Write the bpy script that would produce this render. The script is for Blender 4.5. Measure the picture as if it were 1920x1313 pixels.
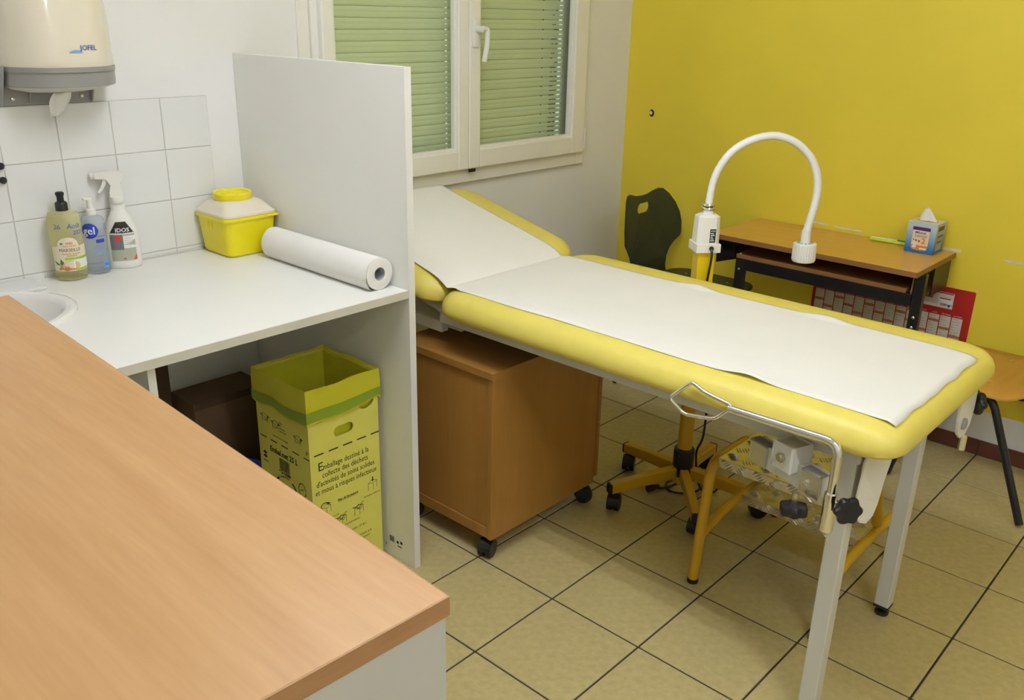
import bpy, bmesh, math, random
from mathutils import Vector, Matrix, noise
random.seed(7)
scene = bpy.context.scene
C = scene.collection
PI = math.pi
for o in list(bpy.data.objects):
    bpy.data.objects.remove(o)

# ------------------------------------------------------------------ camera
CAM = Vector((-2.0844, -1.4036, 1.6534))
YAW, PITCH, ROLL = math.radians(47.839), math.radians(20.825), math.radians(1.2165)
fwd = Vector((math.sin(YAW) * math.cos(PITCH), math.cos(YAW) * math.cos(PITCH), -math.sin(PITCH)))
r0 = Vector((math.cos(YAW), -math.sin(YAW), 0))
u0 = r0.cross(fwd)
rgt = r0 * math.cos(ROLL) + u0 * math.sin(ROLL)
upv = -r0 * math.sin(ROLL) + u0 * math.cos(ROLL)
cd = bpy.data.cameras.new('camera')
cd.sensor_fit = 'HORIZONTAL'
cd.sensor_width = 36.0
cd.lens = 36.0 * 1665.4 / 1920.0
cd.clip_start = 0.02
cam = bpy.data.objects.new('camera', cd)
C.objects.link(cam)
mw = Matrix.Identity(4)
for i in range(3):
    mw[i][0], mw[i][1], mw[i][2], mw[i][3] = rgt[i], upv[i], -fwd[i], CAM[i]
cam.matrix_world = mw
scene.camera = cam

# ------------------------------------------------------------------ world, light, exposure
world = bpy.data.worlds.new('world')
scene.world = world
world.use_nodes = True
world.node_tree.nodes['Background'].inputs[0].default_value = (0.80, 0.90, 1.0, 1)
world.node_tree.nodes['Background'].inputs[1].default_value = 1.6
vs = scene.view_settings
vs.view_transform = 'Standard'
vs.look = 'None'
vs.gamma = 1.0
vs.use_curve_mapping = False
vs.exposure = 0.0
# two bare twin-tube ceiling luminaires: place, radiance of the tubes (built further down)
LAMPS = [((-0.92, -0.28), 92.0), ((-1.35, -2.25), 92.0)]
CEIL = 2.62
LCOL = (0.94, 0.98, 1.06)

# ------------------------------------------------------------------ materials
MATS = {}
def mat(name, col, rough=0.5, metal=0.0, var=0.04, scale=12.0, bump=0.0, bscale=80.0, trans=0.0, ior=1.45,
        coat=0.0, stretch=None, sss=0.0, alpha=1.0, emit=None, spec=0.5):
    if name in MATS:
        return MATS[name]
    m = bpy.data.materials.new(name)
    m.use_nodes = True
    nt = m.node_tree
    b = nt.nodes['Principled BSDF']
    tc = nt.nodes.new('ShaderNodeTexCoord')
    mp = nt.nodes.new('ShaderNodeMapping')
    nt.links.new(tc.outputs['Object'], mp.inputs['Vector'])
    if stretch:
        mp.inputs['Scale'].default_value = stretch
    nz = nt.nodes.new('ShaderNodeTexNoise')
    nz.inputs['Scale'].default_value = scale
    nz.inputs['Detail'].default_value = 5
    nt.links.new(mp.outputs[0], nz.inputs['Vector'])
    rp = nt.nodes.new('ShaderNodeValToRGB')
    lo = tuple(max(0, c * (1 - var)) for c in col)
    hi = tuple(min(1, c * (1 + var)) for c in col)
    rp.color_ramp.elements[0].color = (*lo, 1)
    rp.color_ramp.elements[1].color = (*hi, 1)
    rp.color_ramp.elements[0].position = 0.3
    rp.color_ramp.elements[1].position = 0.7
    nt.links.new(nz.outputs['Fac'], rp.inputs[0])
    nt.links.new(rp.outputs[0], b.inputs['Base Color'])
    b.inputs['Roughness'].default_value = rough
    b.inputs['Metallic'].default_value = metal
    b.inputs['IOR'].default_value = ior
    b.inputs['Specular IOR Level'].default_value = spec
    b.inputs['Transmission Weight'].default_value = trans
    b.inputs['Coat Weight'].default_value = coat
    b.inputs['Alpha'].default_value = alpha
    if sss:
        b.inputs['Subsurface Weight'].default_value = sss
        b.inputs['Subsurface Radius'].default_value = (0.01, 0.01, 0.006)
    if emit:
        b.inputs['Emission Color'].default_value = (*emit[0], 1)
        b.inputs['Emission Strength'].default_value = emit[1]
    if bump:
        n2 = nt.nodes.new('ShaderNodeTexNoise')
        n2.inputs['Scale'].default_value = bscale
        n2.inputs['Detail'].default_value = 3
        nt.links.new(tc.outputs['Object'], n2.inputs['Vector'])
        bp = nt.nodes.new('ShaderNodeBump')
        bp.inputs['Strength'].default_value = bump
        bp.inputs['Distance'].default_value = 0.002
        nt.links.new(n2.outputs['Fac'], bp.inputs['Height'])
        nt.links.new(bp.outputs[0], b.inputs['Normal'])
    MATS[name] = m
    return m

def wood(name, light, dark, grain, rough=0.42, fine=1.0):
    """beech-like laminate; grain = mapping scale (small along the grain)"""
    m = bpy.data.materials.new(name)
    m.use_nodes = True
    nt = m.node_tree
    b = nt.nodes['Principled BSDF']
    tc = nt.nodes.new('ShaderNodeTexCoord')
    mp = nt.nodes.new('ShaderNodeMapping')
    mp.inputs['Scale'].default_value = grain
    nt.links.new(tc.outputs['Object'], mp.inputs['Vector'])
    n1 = nt.nodes.new('ShaderNodeTexNoise')
    n1.inputs['Scale'].default_value = 1.0
    n1.inputs['Detail'].default_value = 4
    n1.inputs['Distortion'].default_value = 0.6
    n2 = nt.nodes.new('ShaderNodeTexNoise')
    n2.inputs['Scale'].default_value = 9.0
    n2.inputs['Detail'].default_value = 6
    nt.links.new(mp.outputs[0], n1.inputs['Vector'])
    nt.links.new(mp.outputs[0], n2.inputs['Vector'])
    mx = nt.nodes.new('ShaderNodeMix')
    mx.data_type = 'FLOAT'
    mx.inputs[0].default_value = 0.35 * fine
    nt.links.new(n1.outputs['Fac'], mx.inputs[2])
    nt.links.new(n2.outputs['Fac'], mx.inputs[3])
    rp = nt.nodes.new('ShaderNodeValToRGB')
    rp.color_ramp.elements[0].position = 0.30
    rp.color_ramp.elements[1].position = 0.68
    rp.color_ramp.elements[0].color = (*dark, 1)
    rp.color_ramp.elements[1].color = (*light, 1)
    nt.links.new(mx.outputs[0], rp.inputs[0])
    nt.links.new(rp.outputs[0], b.inputs['Base Color'])
    b.inputs['Roughness'].default_value = rough
    MATS[name] = m
    return m

M_floor = mat('floor_tile', (0.54, 0.445, 0.205), 0.34, var=0.10, scale=45, bump=0.05, bscale=300)
M_grout = mat('floor_grout', (0.055, 0.042, 0.03), 0.9, var=0.2)
M_wall = mat('white_paint', (0.86, 0.85, 0.82), 0.8, var=0.015, scale=3, bump=0.12, bscale=120)
M_yellow = mat('yellow_paint', (0.83, 0.655, 0.05), 0.55, var=0.03, scale=3, bump=0.08, bscale=150)
M_ceil = mat('ceiling_paint', (0.88, 0.88, 0.86), 0.9, var=0.01)
M_plaster = mat('bare_plaster', (0.72, 0.70, 0.64), 0.9, var=0.08, scale=60)
M_wtile = mat('wall_tile', (0.80, 0.795, 0.76), 0.22, var=0.015, scale=6)
M_wgrout = mat('wall_tile_grout', (0.62, 0.59, 0.53), 0.9, var=0.1)
M_base = mat('terracotta_skirting', (0.13, 0.045, 0.028), 0.35, var=0.15, scale=20)
M_pvc = mat('white_pvc', (0.88, 0.86, 0.78), 0.32, var=0.01)
M_seal = mat('grey_seal', (0.35, 0.34, 0.31), 0.6)
M_slat = mat('shutter_slat', (0.80, 0.82, 0.60), 0.5, var=0.03, scale=4)
M_slot = mat('slot_shade', (0.20, 0.13, 0.06), 0.8)
M_slot_glow = mat('slot_daylight_glow', (0.8, 0.85, 0.9), 0.6, emit=((0.75, 0.88, 1.0), 0.55))  # daylight through the slots, put in as a weak glow
M_lam = mat('white_laminate', (0.85, 0.84, 0.78), 0.38, var=0.012, scale=5)
M_lam2 = mat('white_edge_band', (0.83, 0.82, 0.78), 0.35, var=0.01)
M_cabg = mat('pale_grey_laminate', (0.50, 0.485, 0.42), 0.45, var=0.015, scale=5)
M_ceramic = mat('white_ceramic', (0.84, 0.82, 0.77), 0.12, var=0.01, coat=0.4)
M_beech = wood('beech_laminate', (0.505, 0.29, 0.118), (0.395, 0.205, 0.068), (15, 1.1, 15), 0.40)
M_beech_e = wood('beech_edge', (0.38, 0.20, 0.085), (0.30, 0.145, 0.055), (3, 30, 30), 0.45)
M_ped = wood('pedestal_beech', (0.38, 0.19, 0.042), (0.32, 0.15, 0.028), (18, 18, 1.6), 0.40)
M_pedtop = wood('pedestal_beech_top', (0.38, 0.19, 0.042), (0.32, 0.15, 0.028), (18, 2, 18), 0.40)
M_desk = wood('desk_laminate', (0.74, 0.43, 0.09), (0.65, 0.36, 0.065), (22, 2.0, 22), 0.36)
M_deske = wood('desk_edge', (0.30, 0.145, 0.045), (0.24, 0.11, 0.035), (30, 3, 30), 0.45)
M_chairw = wood('chair_beech', (0.62, 0.33, 0.06), (0.53, 0.26, 0.04), (4, 30, 30), 0.30)
M_vinyl = mat('yellow_vinyl', (0.79, 0.665, 0.135), 0.42, var=0.03, scale=20, bump=0.10, bscale=420)
M_paper = mat('exam_paper', (0.86, 0.84, 0.77), 0.85, var=0.012, scale=7, bump=0.10, bscale=90)
M_rollp = mat('roll_paper', (0.84, 0.82, 0.76), 0.9, var=0.012, bump=0.06, bscale=200)
M_wsteel = mat('white_enamel', (0.66, 0.65, 0.59), 0.32, var=0.01)
M_wplast = mat('white_plastic', (0.84, 0.82, 0.75), 0.3, var=0.01)
M_chrome = mat('chrome', (0.86, 0.86, 0.87), 0.09, metal=1.0, var=0.01)
M_plate = mat('brushed_plate', (0.70, 0.69, 0.66), 0.28, metal=1.0, var=0.05, scale=40, stretch=(1, 20, 1))
M_alu = mat('chequer_aluminium', (0.62, 0.58, 0.50), 0.34, metal=0.9, var=0.08, scale=30)
M_black = mat('black_plastic', (0.012, 0.012, 0.014), 0.38, var=0.1)
M_bsteel = mat('black_enamel', (0.010, 0.010, 0.012), 0.35, var=0.1)
M_ytube = mat('yellow_enamel', (0.60, 0.345, 0.012), 0.28, var=0.04, coat=0.2)
M_ypost = mat('yellow_post_enamel', (0.80, 0.56, 0.01), 0.30, var=0.03, coat=0.2)
M_green = mat('dark_green_ply', (0.030, 0.040, 0.026), 0.42, var=0.10, scale=10, stretch=(1, 1, 8))
M_bin = mat('yellow_carton', (0.74, 0.69, 0.13), 0.72, var=0.03, scale=15)
M_bing = mat('carton_inside', (0.36, 0.33, 0.10), 0.8)
M_bag = mat('yellow_liner', (0.62, 0.58, 0.03), 0.36, var=0.06, scale=14, bump=0.25, bscale=45)
M_bagband = mat('green_liner_band', (0.26, 0.36, 0.025), 0.38, var=0.06, scale=14)
M_sharps = mat('sharps_yellow', (0.85, 0.72, 0.012), 0.28, var=0.02, sss=0.05)
M_lid = mat('translucent_lid', (0.80, 0.73, 0.57), 0.35, var=0.02, sss=0.2)
M_ink = mat('black_ink', (0.02, 0.018, 0.012), 0.7, var=0.05)
M_disp = mat('cream_plastic', (0.82, 0.75, 0.60), 0.18, var=0.01, coat=0.3)
M_dgrey = mat('grey_plastic', (0.30, 0.29, 0.27), 0.35, var=0.03)
M_blue = mat('blue_print', (0.02, 0.05, 0.42), 0.5)
M_cyan = mat('pale_blue_print', (0.16, 0.42, 0.75), 0.5)
M_soap = mat('soap_liquid', (0.97, 0.93, 0.58), 0.05, var=0.02, trans=0.85, ior=1.12)
M_gel = mat('clear_gel', (0.86, 0.90, 0.95), 0.05, var=0.02, trans=0.85, ior=1.15)
M_cream = mat('cream_label', (0.80, 0.70, 0.50), 0.6, var=0.02)
M_lime = mat('lime_print', (0.36, 0.55, 0.05), 0.6)
M_almond = mat('almond_print', (0.55, 0.22, 0.06), 0.6)
M_almond2 = mat('almond_flesh_print', (0.72, 0.48, 0.22), 0.6)
M_leaf = mat('leaf_print', (0.05, 0.22, 0.03), 0.6)
M_red = mat('red_print', (0.62, 0.035, 0.02), 0.6)
M_lgrey = mat('grey_label', (0.42, 0.43, 0.33), 0.6)
M_dlab = mat('photo_print', (0.16, 0.15, 0.15), 0.6)
M_whiteink = mat('white_ink', (0.85, 0.84, 0.80), 0.6)
M_calred = mat('calendar_red', (0.42, 0.018, 0.014), 0.45, var=0.04)
M_calw = mat('calendar_paper', (0.72, 0.68, 0.60), 0.6, var=0.03, scale=50)
M_calo = mat('calendar_orange', (0.50, 0.17, 0.05), 0.6, var=0.1, scale=30)
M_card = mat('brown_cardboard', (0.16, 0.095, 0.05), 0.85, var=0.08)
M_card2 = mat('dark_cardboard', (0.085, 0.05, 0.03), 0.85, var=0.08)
M_bluep = mat('blue_plastic', (0.03, 0.09, 0.50), 0.35)
M_core = mat('grey_cardboard_core', (0.36, 0.36, 0.38), 0.8)
M_purple = mat('purple_print', (0.10, 0.02, 0.17), 0.5)
M_orange = mat('orange_print', (0.75, 0.25, 0.03), 0.5)
M_glime = mat('fluorescent_yellow', (0.60, 0.80, 0.03), 0.35)
M_gcap = mat('green_cap', (0.02, 0.22, 0.06), 0.35)
M_bolt = mat('zinc_bolt', (0.62, 0.60, 0.52), 0.25, metal=1.0)
M_lens = mat('lamp_lens', (0.75, 0.75, 0.72), 0.2)

def glass_mat():
    m = bpy.data.materials.new('window_glass')
    m.use_nodes = True
    nt = m.node_tree
    nt.nodes.remove(nt.nodes['Principled BSDF'])
    out = nt.nodes['Material Output']
    t = nt.nodes.new('ShaderNodeBsdfTransparent')
    t.inputs[0].default_value = (0.93, 0.97, 0.93, 1)
    g = nt.nodes.new('ShaderNodeBsdfGlossy')
    g.inputs['Roughness'].default_value = 0.02
    mx = nt.nodes.new('ShaderNodeMixShader')
    mx.inputs[0].default_value = 0.05
    nt.links.new(t.outputs[0], mx.inputs[1])
    nt.links.new(g.outputs[0], mx.inputs[2])
    nt.links.new(mx.outputs[0], out.inputs[0])
    return m
M_glass = glass_mat()

def tissue_box_mat():
    m = bpy.data.materials.new('tissue_box_blue')
    m.use_nodes = True
    nt = m.node_tree
    b = nt.nodes['Principled BSDF']
    tc = nt.nodes.new('ShaderNodeTexCoord')
    sp = nt.nodes.new('ShaderNodeSeparateXYZ')
    nt.links.new(tc.outputs['Generated'], sp.inputs[0])
    rp = nt.nodes.new('ShaderNodeValToRGB')
    rp.color_ramp.elements[0].color = (0.015, 0.16, 0.44, 1)
    rp.color_ramp.elements[1].color = (0.50, 0.62, 0.66, 1)
    rp.color_ramp.elements[0].position = 0.12
    rp.color_ramp.elements[1].position = 0.85
    nt.links.new(sp.outputs['Z'], rp.inputs[0])
    nt.links.new(rp.outputs[0], b.inputs['Base Color'])
    b.inputs['Roughness'].default_value = 0.4
    return m
M_tbox = tissue_box_mat()

# ------------------------------------------------------------------ mesh helpers (world coordinates)
def box(bm, x0, x1, y0, y1, z0, z1, bev=0.0, seg=2, rot=None, at=None):
    r = bmesh.ops.create_cube(bm, size=1.0)
    vs_ = r['verts']
    for v in vs_:
        v.co = Vector(((x0 + x1) / 2 + v.co.x * (x1 - x0), (y0 + y1) / 2 + v.co.y * (y1 - y0), (z0 + z1) / 2 + v.co.z * (z1 - z0)))
    if rot is not None:
        for v in vs_:
            v.co = rot @ (v.co - at) + at
    if bev:
        es = list({e for v in vs_ for e in v.link_edges})
        bmesh.ops.bevel(bm, geom=es, offset=bev, segments=seg, affect='EDGES', profile=0.5)
    return bm

def fillet(pts, r, n=6):
    pts = [Vector(p) for p in pts]
    out = [pts[0]]
    for i in range(1, len(pts) - 1):
        a, b, c = pts[i - 1], pts[i], pts[i + 1]
        d1, d2 = (a - b), (c - b)
        l = min(r, d1.length * 0.48, d2.length * 0.48)
        p1, p2 = b + d1.normalized() * l, b + d2.normalized() * l
        for k in range(n + 1):
            t = k / n
            out.append((1 - t) ** 2 * p1 + 2 * t * (1 - t) * b + t * t * p2)
    out.append(pts[-1])
    return out

def tube(bm, pts, r, n=12, closed=False, radii=None, cap=True, sy=1.0):
    pts = [Vector(p) for p in pts]
    N = len(pts)
    rings = []
    prev = None
    for i, p in enumerate(pts):
        if closed:
            t = (pts[(i + 1) % N] - pts[i - 1]).normalized()
        else:
            t = (pts[min(i + 1, N - 1)] - pts[max(i - 1, 0)]).normalized()
        if prev is None:
            a = Vector((0, 0, 1)) if abs(t.z) < 0.9 else Vector((1, 0, 0))
            u = t.cross(a).normalized()
        else:
            u = (prev - t * prev.dot(t)).normalized()
        prev = u
        w = t.cross(u)
        rr = radii[i] if radii else r
        rings.append([bm.verts.new(p + (u * math.cos(2 * PI * k / n) + w * math.sin(2 * PI * k / n) * sy) * rr) for k in range(n)])
    M_ = N if closed else N - 1
    for i in range(M_):
        A, B = rings[i], rings[(i + 1) % N]
        for k in range(n):
            bm.faces.new((A[k], A[(k + 1) % n], B[(k + 1) % n], B[k]))
    if cap and not closed:
        bm.faces.new(rings[0][::-1])
        bm.faces.new(rings[-1])
    return bm

def lathe(bm, prof, at, n=32, axis='Z', a=1.0, b=1.0, rot=0.0, capb=True, capt=True):
    """prof: list of (radius, height); a,b: ellipse factors"""
    at = Vector(at)
    rings = []
    for (r, h) in prof:
        ring = []
        for k in range(n):
            th = 2 * PI * k / n
            x, y = r * a * math.cos(th), r * b * math.sin(th)
            x, y = x * math.cos(rot) - y * math.sin(rot), x * math.sin(rot) + y * math.cos(rot)
            p = {'Z': (x, y, h), 'X': (h, x, y), 'Y': (x, h, y)}[axis]
            ring.append(bm.verts.new(at + Vector(p)))
        rings.append(ring)
    for A, B in zip(rings[:-1], rings[1:]):
        for k in range(n):
            bm.faces.new((A[k], A[(k + 1) % n], B[(k + 1) % n], B[k]))
    if capb:
        bm.faces.new(rings[0][::-1])
    if capt:
        bm.faces.new(rings[-1])
    return bm

def prism(bm, outline, f, t0, t1, holes=()):
    """flat or curved plate: outline (u,v) mapped by f(u,v,t); holes are cut out"""
    loops = [outline] + list(holes)
    tmp = bmesh.new()
    for lp in loops:
        vv = [tmp.verts.new((u, v, 0)) for u, v in lp]
        for i in range(len(vv)):
            tmp.edges.new((vv[i], vv[(i + 1) % len(vv)]))
    bmesh.ops.triangle_fill(tmp, edges=tmp.edges[:], use_beauty=True, use_dissolve=False)
    tmp.verts.ensure_lookup_table()
    tmp.verts.index_update()
    A = [bm.verts.new(Vector(f(v.co.x, v.co.y, t0))) for v in tmp.verts]
    B = [bm.verts.new(Vector(f(v.co.x, v.co.y, t1))) for v in tmp.verts]
    for fc in tmp.faces:
        ids = [v.index for v in fc.verts]
        bm.faces.new([A[i] for i in ids])
        bm.faces.new([B[i] for i in ids[::-1]])
    for e in tmp.edges:
        if len(e.link_faces) == 1:
            i, j = e.verts[0].index, e.verts[1].index
            bm.faces.new((A[i], A[j], B[j], B[i]))
    tmp.free()
    return bm

def sheet(bm, nu, nv, f, close_u=False):
    g = [[bm.verts.new(Vector(f(i / (nu if close_u else nu - 1), j / (nv - 1)))) for j in range(nv)] for i in range(nu)]
    for i in range(nu if close_u else nu - 1):
        for j in range(nv - 1):
            a, b = g[i], g[(i + 1) % nu]
            bm.faces.new((a[j], b[j], b[j + 1], a[j + 1]))
    return bm

def rrect(x0, x1, y0, y1, r, n=6):
    out = []
    for cx, cy, a in ((x1 - r, y1 - r, 0), (x0 + r, y1 - r, 90), (x0 + r, y0 + r, 180), (x1 - r, y0 + r, 270)):
        for k in range(n + 1):
            t = math.radians(a + 90 * k / n)
            out.append((cx + r * math.cos(t), cy + r * math.sin(t)))
    return out

def stack(bm, rings, capb=True, capt=True):
    V = [[bm.verts.new(Vector(p)) for p in ring] for ring in rings]
    n = len(V[0])
    for A, B in zip(V[:-1], V[1:]):
        for k in range(n):
            bm.faces.new((A[k], A[(k + 1) % n], B[(k + 1) % n], B[k]))
    if capb:
        bm.faces.new(V[0][::-1])
    if capt:
        bm.faces.new(V[-1])
    return bm

WM = {}
def link(o, parent=None):
    C.objects.link(o)
    if parent is not None:
        o.parent = parent

def finish(bm, name, m, smooth):
    bmesh.ops.recalc_face_normals(bm, faces=bm.faces[:])
    me = bpy.data.meshes.new(name)
    bm.to_mesh(me)
    bm.free()
    me.materials.append(m)
    if smooth:
        for p in me.polygons:
            p.use_smooth = True
        try:
            me.set_sharp_from_angle(angle=math.radians(38))
        except Exception:
            pass
    return me

def part(name, bm, m, parent, smooth=False, label=None, kind=None):
    """a mesh in world coordinates that belongs to parent"""
    inv = WM[parent].inverted()
    bmesh.ops.transform(bm, matrix=inv, verts=bm.verts[:])
    o = bpy.data.objects.new(name, finish(bm, name, m, smooth))
    link(o, parent)
    WM[o] = WM[parent]
    if label:
        o['label'] = label
    if kind is None and any(w in name for w in PRINTS):
        kind = 'stuff'                    # flat print of many small marks
    if kind:
        o['kind'] = kind
    return o

PRINTS = ('print', 'lettering', 'sunday_bands', 'month_columns', 'barcode', 'leaves', 'legend', 'layer_edges', 'vent_slots', 'lime_band', 'almond_shell', 'blue_badge', 'handwriting')
def single(name, bm, m, label, cat, group=None, smooth=False, kind=None):
    co = [v.co for v in bm.verts]
    base = Vector(((min(c.x for c in co) + max(c.x for c in co)) / 2, (min(c.y for c in co) + max(c.y for c in co)) / 2, min(c.z for c in co)))
    bmesh.ops.translate(bm, vec=-base, verts=bm.verts[:])
    o = bpy.data.objects.new(name, finish(bm, name, m, smooth))
    link(o)
    o.location = base
    WM[o] = Matrix.Translation(base)
    o['label'] = label
    if cat:
        o['category'] = cat
    if group:
        o['group'] = group
    if kind:
        o['kind'] = kind
    return o

def thing(name, label, cat, loc, group=None, kind=None):
    o = bpy.data.objects.new(name, None)
    o.empty_display_size = 0.05
    link(o)
    o.location = loc
    WM[o] = Matrix.Translation(Vector(loc))
    o['label'] = label
    if cat:
        o['category'] = cat
    if group:
        o['group'] = group
    if kind:
        o['kind'] = kind
    return o

def copies(name, me, parent, locs, kind=None):
    """alike pieces that share one mesh; locs are world places"""
    inv = WM[parent].inverted()
    for l in locs:
        o = bpy.data.objects.new(name, me)
        link(o, parent)
        o.location = inv @ Vector(l)
        if kind:
            o['kind'] = kind

def B():
    return bmesh.new()

def text2d(s, size, align='CENTER', shear=0.0, bold=0.0, sx=1.0):
    cu = bpy.data.curves.new('lettering', 'FONT')
    cu.body = s
    cu.size = size
    cu.align_x = align
    cu.shear = shear
    cu.offset = bold
    cu.resolution_u = 2
    o = bpy.data.objects.new('lettering', cu)
    C.objects.link(o)
    dg = bpy.context.evaluated_depsgraph_get()
    me = bpy.data.meshes.new_from_object(o.evaluated_get(dg))
    vs_ = [(v.co.x * sx, v.co.y) for v in me.vertices]
    fs = [tuple(p.vertices) for p in me.polygons]
    bpy.data.objects.remove(o)
    bpy.data.curves.remove(cu)
    bpy.data.meshes.remove(me)
    return vs_, fs

def put_text(bm, s, size, f, at=(0, 0), **kw):
    vs_, fs = text2d(s, size, **kw)
    V = [bm.verts.new(Vector(f(at[0] + u, at[1] + v))) for u, v in vs_]
    for q in fs:
        try:
            bm.faces.new([V[i] for i in q])
        except ValueError:
            pass

def poly(bm, pts, f):
    try:
        bm.faces.new([bm.verts.new(Vector(f(u, v))) for u, v in pts])
    except ValueError:
        pass

def rect(bm, u0, u1, v0, v1, f, n=1):
    """flat patch, split along u so that it can follow a curve"""
    for k in range(n):
        a, b = u0 + (u1 - u0) * k / n, u0 + (u1 - u0) * (k + 1) / n
        poly(bm, [(a, v0), (b, v0), (b, v1), (a, v1)], f)

def stroke(bm, pts, w, f):
    for (a, b) in zip(pts[:-1], pts[1:]):
        d = Vector((b[0] - a[0], b[1] - a[1]))
        if d.length < 1e-6:
            continue
        n = Vector((-d.y, d.x)).normalized() * w / 2
        poly(bm, [(a[0] - n.x, a[1] - n.y), (b[0] - n.x, b[1] - n.y), (b[0] + n.x, b[1] + n.y), (a[0] + n.x, a[1] + n.y)], f)

def disc_pts(cx, cy, rx, ry=None, n=20, a0=0, a1=360):
    ry = rx if ry is None else ry
    return [(cx + rx * math.cos(math.radians(a0 + (a1 - a0) * k / n)), cy + ry * math.sin(math.radians(a0 + (a1 - a0) * k / n))) for k in range(n + (0 if a1 - a0 == 360 else 1))]

# ================================================================== the room
X0, XW, Y0, YW = -3.6, 1.615, -3.2, 1.225
TX, TY = 0.33, 0.315
# floor: dark grout bed and single tiles
bm = B(); box(bm, X0 - .15, XW + .15, Y0 - .15, YW + .15, -0.06, -0.0025)
floor = single('floor', bm, M_grout, 'beige square tiled floor with dark joints', None, kind='structure')
G = 0.0030
def tile_mesh(w, d, h=0.012, name='floor_tile', m=M_floor, bev=0.0012):
    b_ = B(); box(b_, -w / 2, w / 2, -d / 2, d / 2, -h, 0, bev, 1)
    return finish(b_, name, m, False)
full = tile_mesh(TX - 2 * G, TY - 2 * G)
xs = []
i0 = math.floor(X0 / TX); i1 = math.ceil(XW / TX)
j0 = math.floor(Y0 / TY); j1 = math.ceil(YW / TY)
for i in range(i0, i1):
    for j in range(j0, j1):
        a, b = max(i * TX, X0), min((i + 1) * TX, XW)
        c, d = max(j * TY, Y0), min((j + 1) * TY, YW)
        if b - a < .02 or d - c < .02:
            continue
        if b - a > TX - .001 and d - c > TY - .001:
            copies('floor_tile', full, floor, [((a + b) / 2, (c + d) / 2, 0)])
        else:
            copies('floor_tile', tile_mesh(b - a - 2 * G, d - c - 2 * G), floor, [((a + b) / 2, (c + d) / 2, 0)])

# back wall (white) with the window opening
WX0, WX1, WZ0, WZ1 = -0.23, 1.262, 0.995, 2.22
bm = B()
prism(bm, [(X0 - .15, -.06), (XW, -.06), (XW, CEIL), (X0 - .15, CEIL)], lambda u, v, t: (u, t, v), YW, YW + 0.22,
      holes=[[(WX0 + .012, WZ0 + .012), (WX1 - .012, WZ0 + .012), (WX1 - .012, WZ1), (WX0 + .012, WZ1)]])
wall_back = single('wall_back', bm, M_wall, 'white painted wall with the shuttered window', None, kind='structure')
# white wall tiles over the worktop
tw = 0.1525
me_t = None
b_ = B(); box(b_, -tw / 2 + .0012, tw / 2 - .0012, 0, 0.009, -tw / 2 + .0012, tw / 2 - .0012, 0.0012, 1)
me_t = finish(b_, 'wall_tile', M_wtile, False)
bm = B(); box(bm, -0.625 - 9 * tw, -0.625, YW - 0.007, YW, 0.90, 1.394)
part('tile_grout', bm, M_wgrout, wall_back)
for cx in range(9):
    for rz in range(3):
        copies('wall_tile', me_t, wall_back, [(-0.625 - tw * (cx + .5), YW - 0.0095, 1.394 - tw * (rz + .5))])
b_ = B(); box(b_, -tw / 2 + .0012, tw / 2 - .0012, 0, 0.009, 0, 1.394 - 3 * tw - .9 - .0012, 0.0012, 1)
me_t2 = finish(b_, 'wall_tile', M_wtile, False)
for cx in range(9):
    copies('wall_tile', me_t2, wall_back, [(-0.625 - tw * (cx + .5), YW - 0.0095, 0.90)])

# yellow wall
bm = B(); box(bm, XW, XW + .2, Y0 - .15, YW + .22, 0.188, CEIL)
wall_right = single('wall_right', bm, M_yellow, 'bright yellow painted wall', None, kind='structure')
bm = B(); box(bm, XW, XW + .2, Y0 - .15, YW + .22, -0.06, 0.188)
part('white_band', bm, M_wall, wall_right, label='white unpainted band at the foot of the wall')
for (a, b, z, h) in ((.215, .13, .826, .008), (.10, -.02, .822, .007), (-.345, -.415, .812, .010), (-.575, -.66, .806, .008), (-.80, -.86, .80, .007)):
    bm = B()
    n = 7
    up_ = [(a + (b - a) * k / n, z + h * (.35 + .3 * random.random())) for k in range(n + 1)]
    dn_ = [(a + (b - a) * k / n, z - h * (.25 + .4 * random.random())) for k in range(n + 1)]
    prism(bm, up_ + dn_[::-1], lambda u, v, t: (t, u, v), XW - .0012, XW + .003)
    part('chipped_paint', bm, M_plaster, wall_right)
# wall hole as a flat disc, its shade put into the colour
bm = B(); prism(bm, [(1.072 + r_ * math.cos(t_), 1.213 + 1.25 * r_ * math.sin(t_)) for t_, r_ in [(2 * PI * k / 22, .0135 + .003 * noise.noise(Vector((k * .9, 0, 0)))) for k in range(22)]], lambda u, v, t: (t, u, v), XW - .001, XW + .002)
part('wall_hole', bm, mat('hole_shade', (.035, .02, .01), .9), wall_right)
bm = B(); lathe(bm, [(.0075, -.0015), (.0085, -.004), (.006, -.006), (.001, -.0062)], (XW, 1.0745, 1.214), 16, 'X')
part('hole_filler', bm, M_plaster, wall_right, True)
bm = B(); box(bm, X0 - .15, X0, Y0 - .15, YW, -.06, CEIL)
single('wall_left', bm, M_wall, 'white wall behind the viewer on the left', None, kind='structure')
bm = B(); box(bm, X0, XW, Y0 - .15, Y0, -.06, CEIL)
single('wall_front', bm, M_wall, 'white wall behind the viewer', None, kind='structure')
bm = B(); box(bm, X0 - .15, XW + .2, Y0 - .15, YW + .22, CEIL, CEIL + .12)
single('ceiling', bm, M_ceil, 'white ceiling', None, kind='structure')

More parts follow.
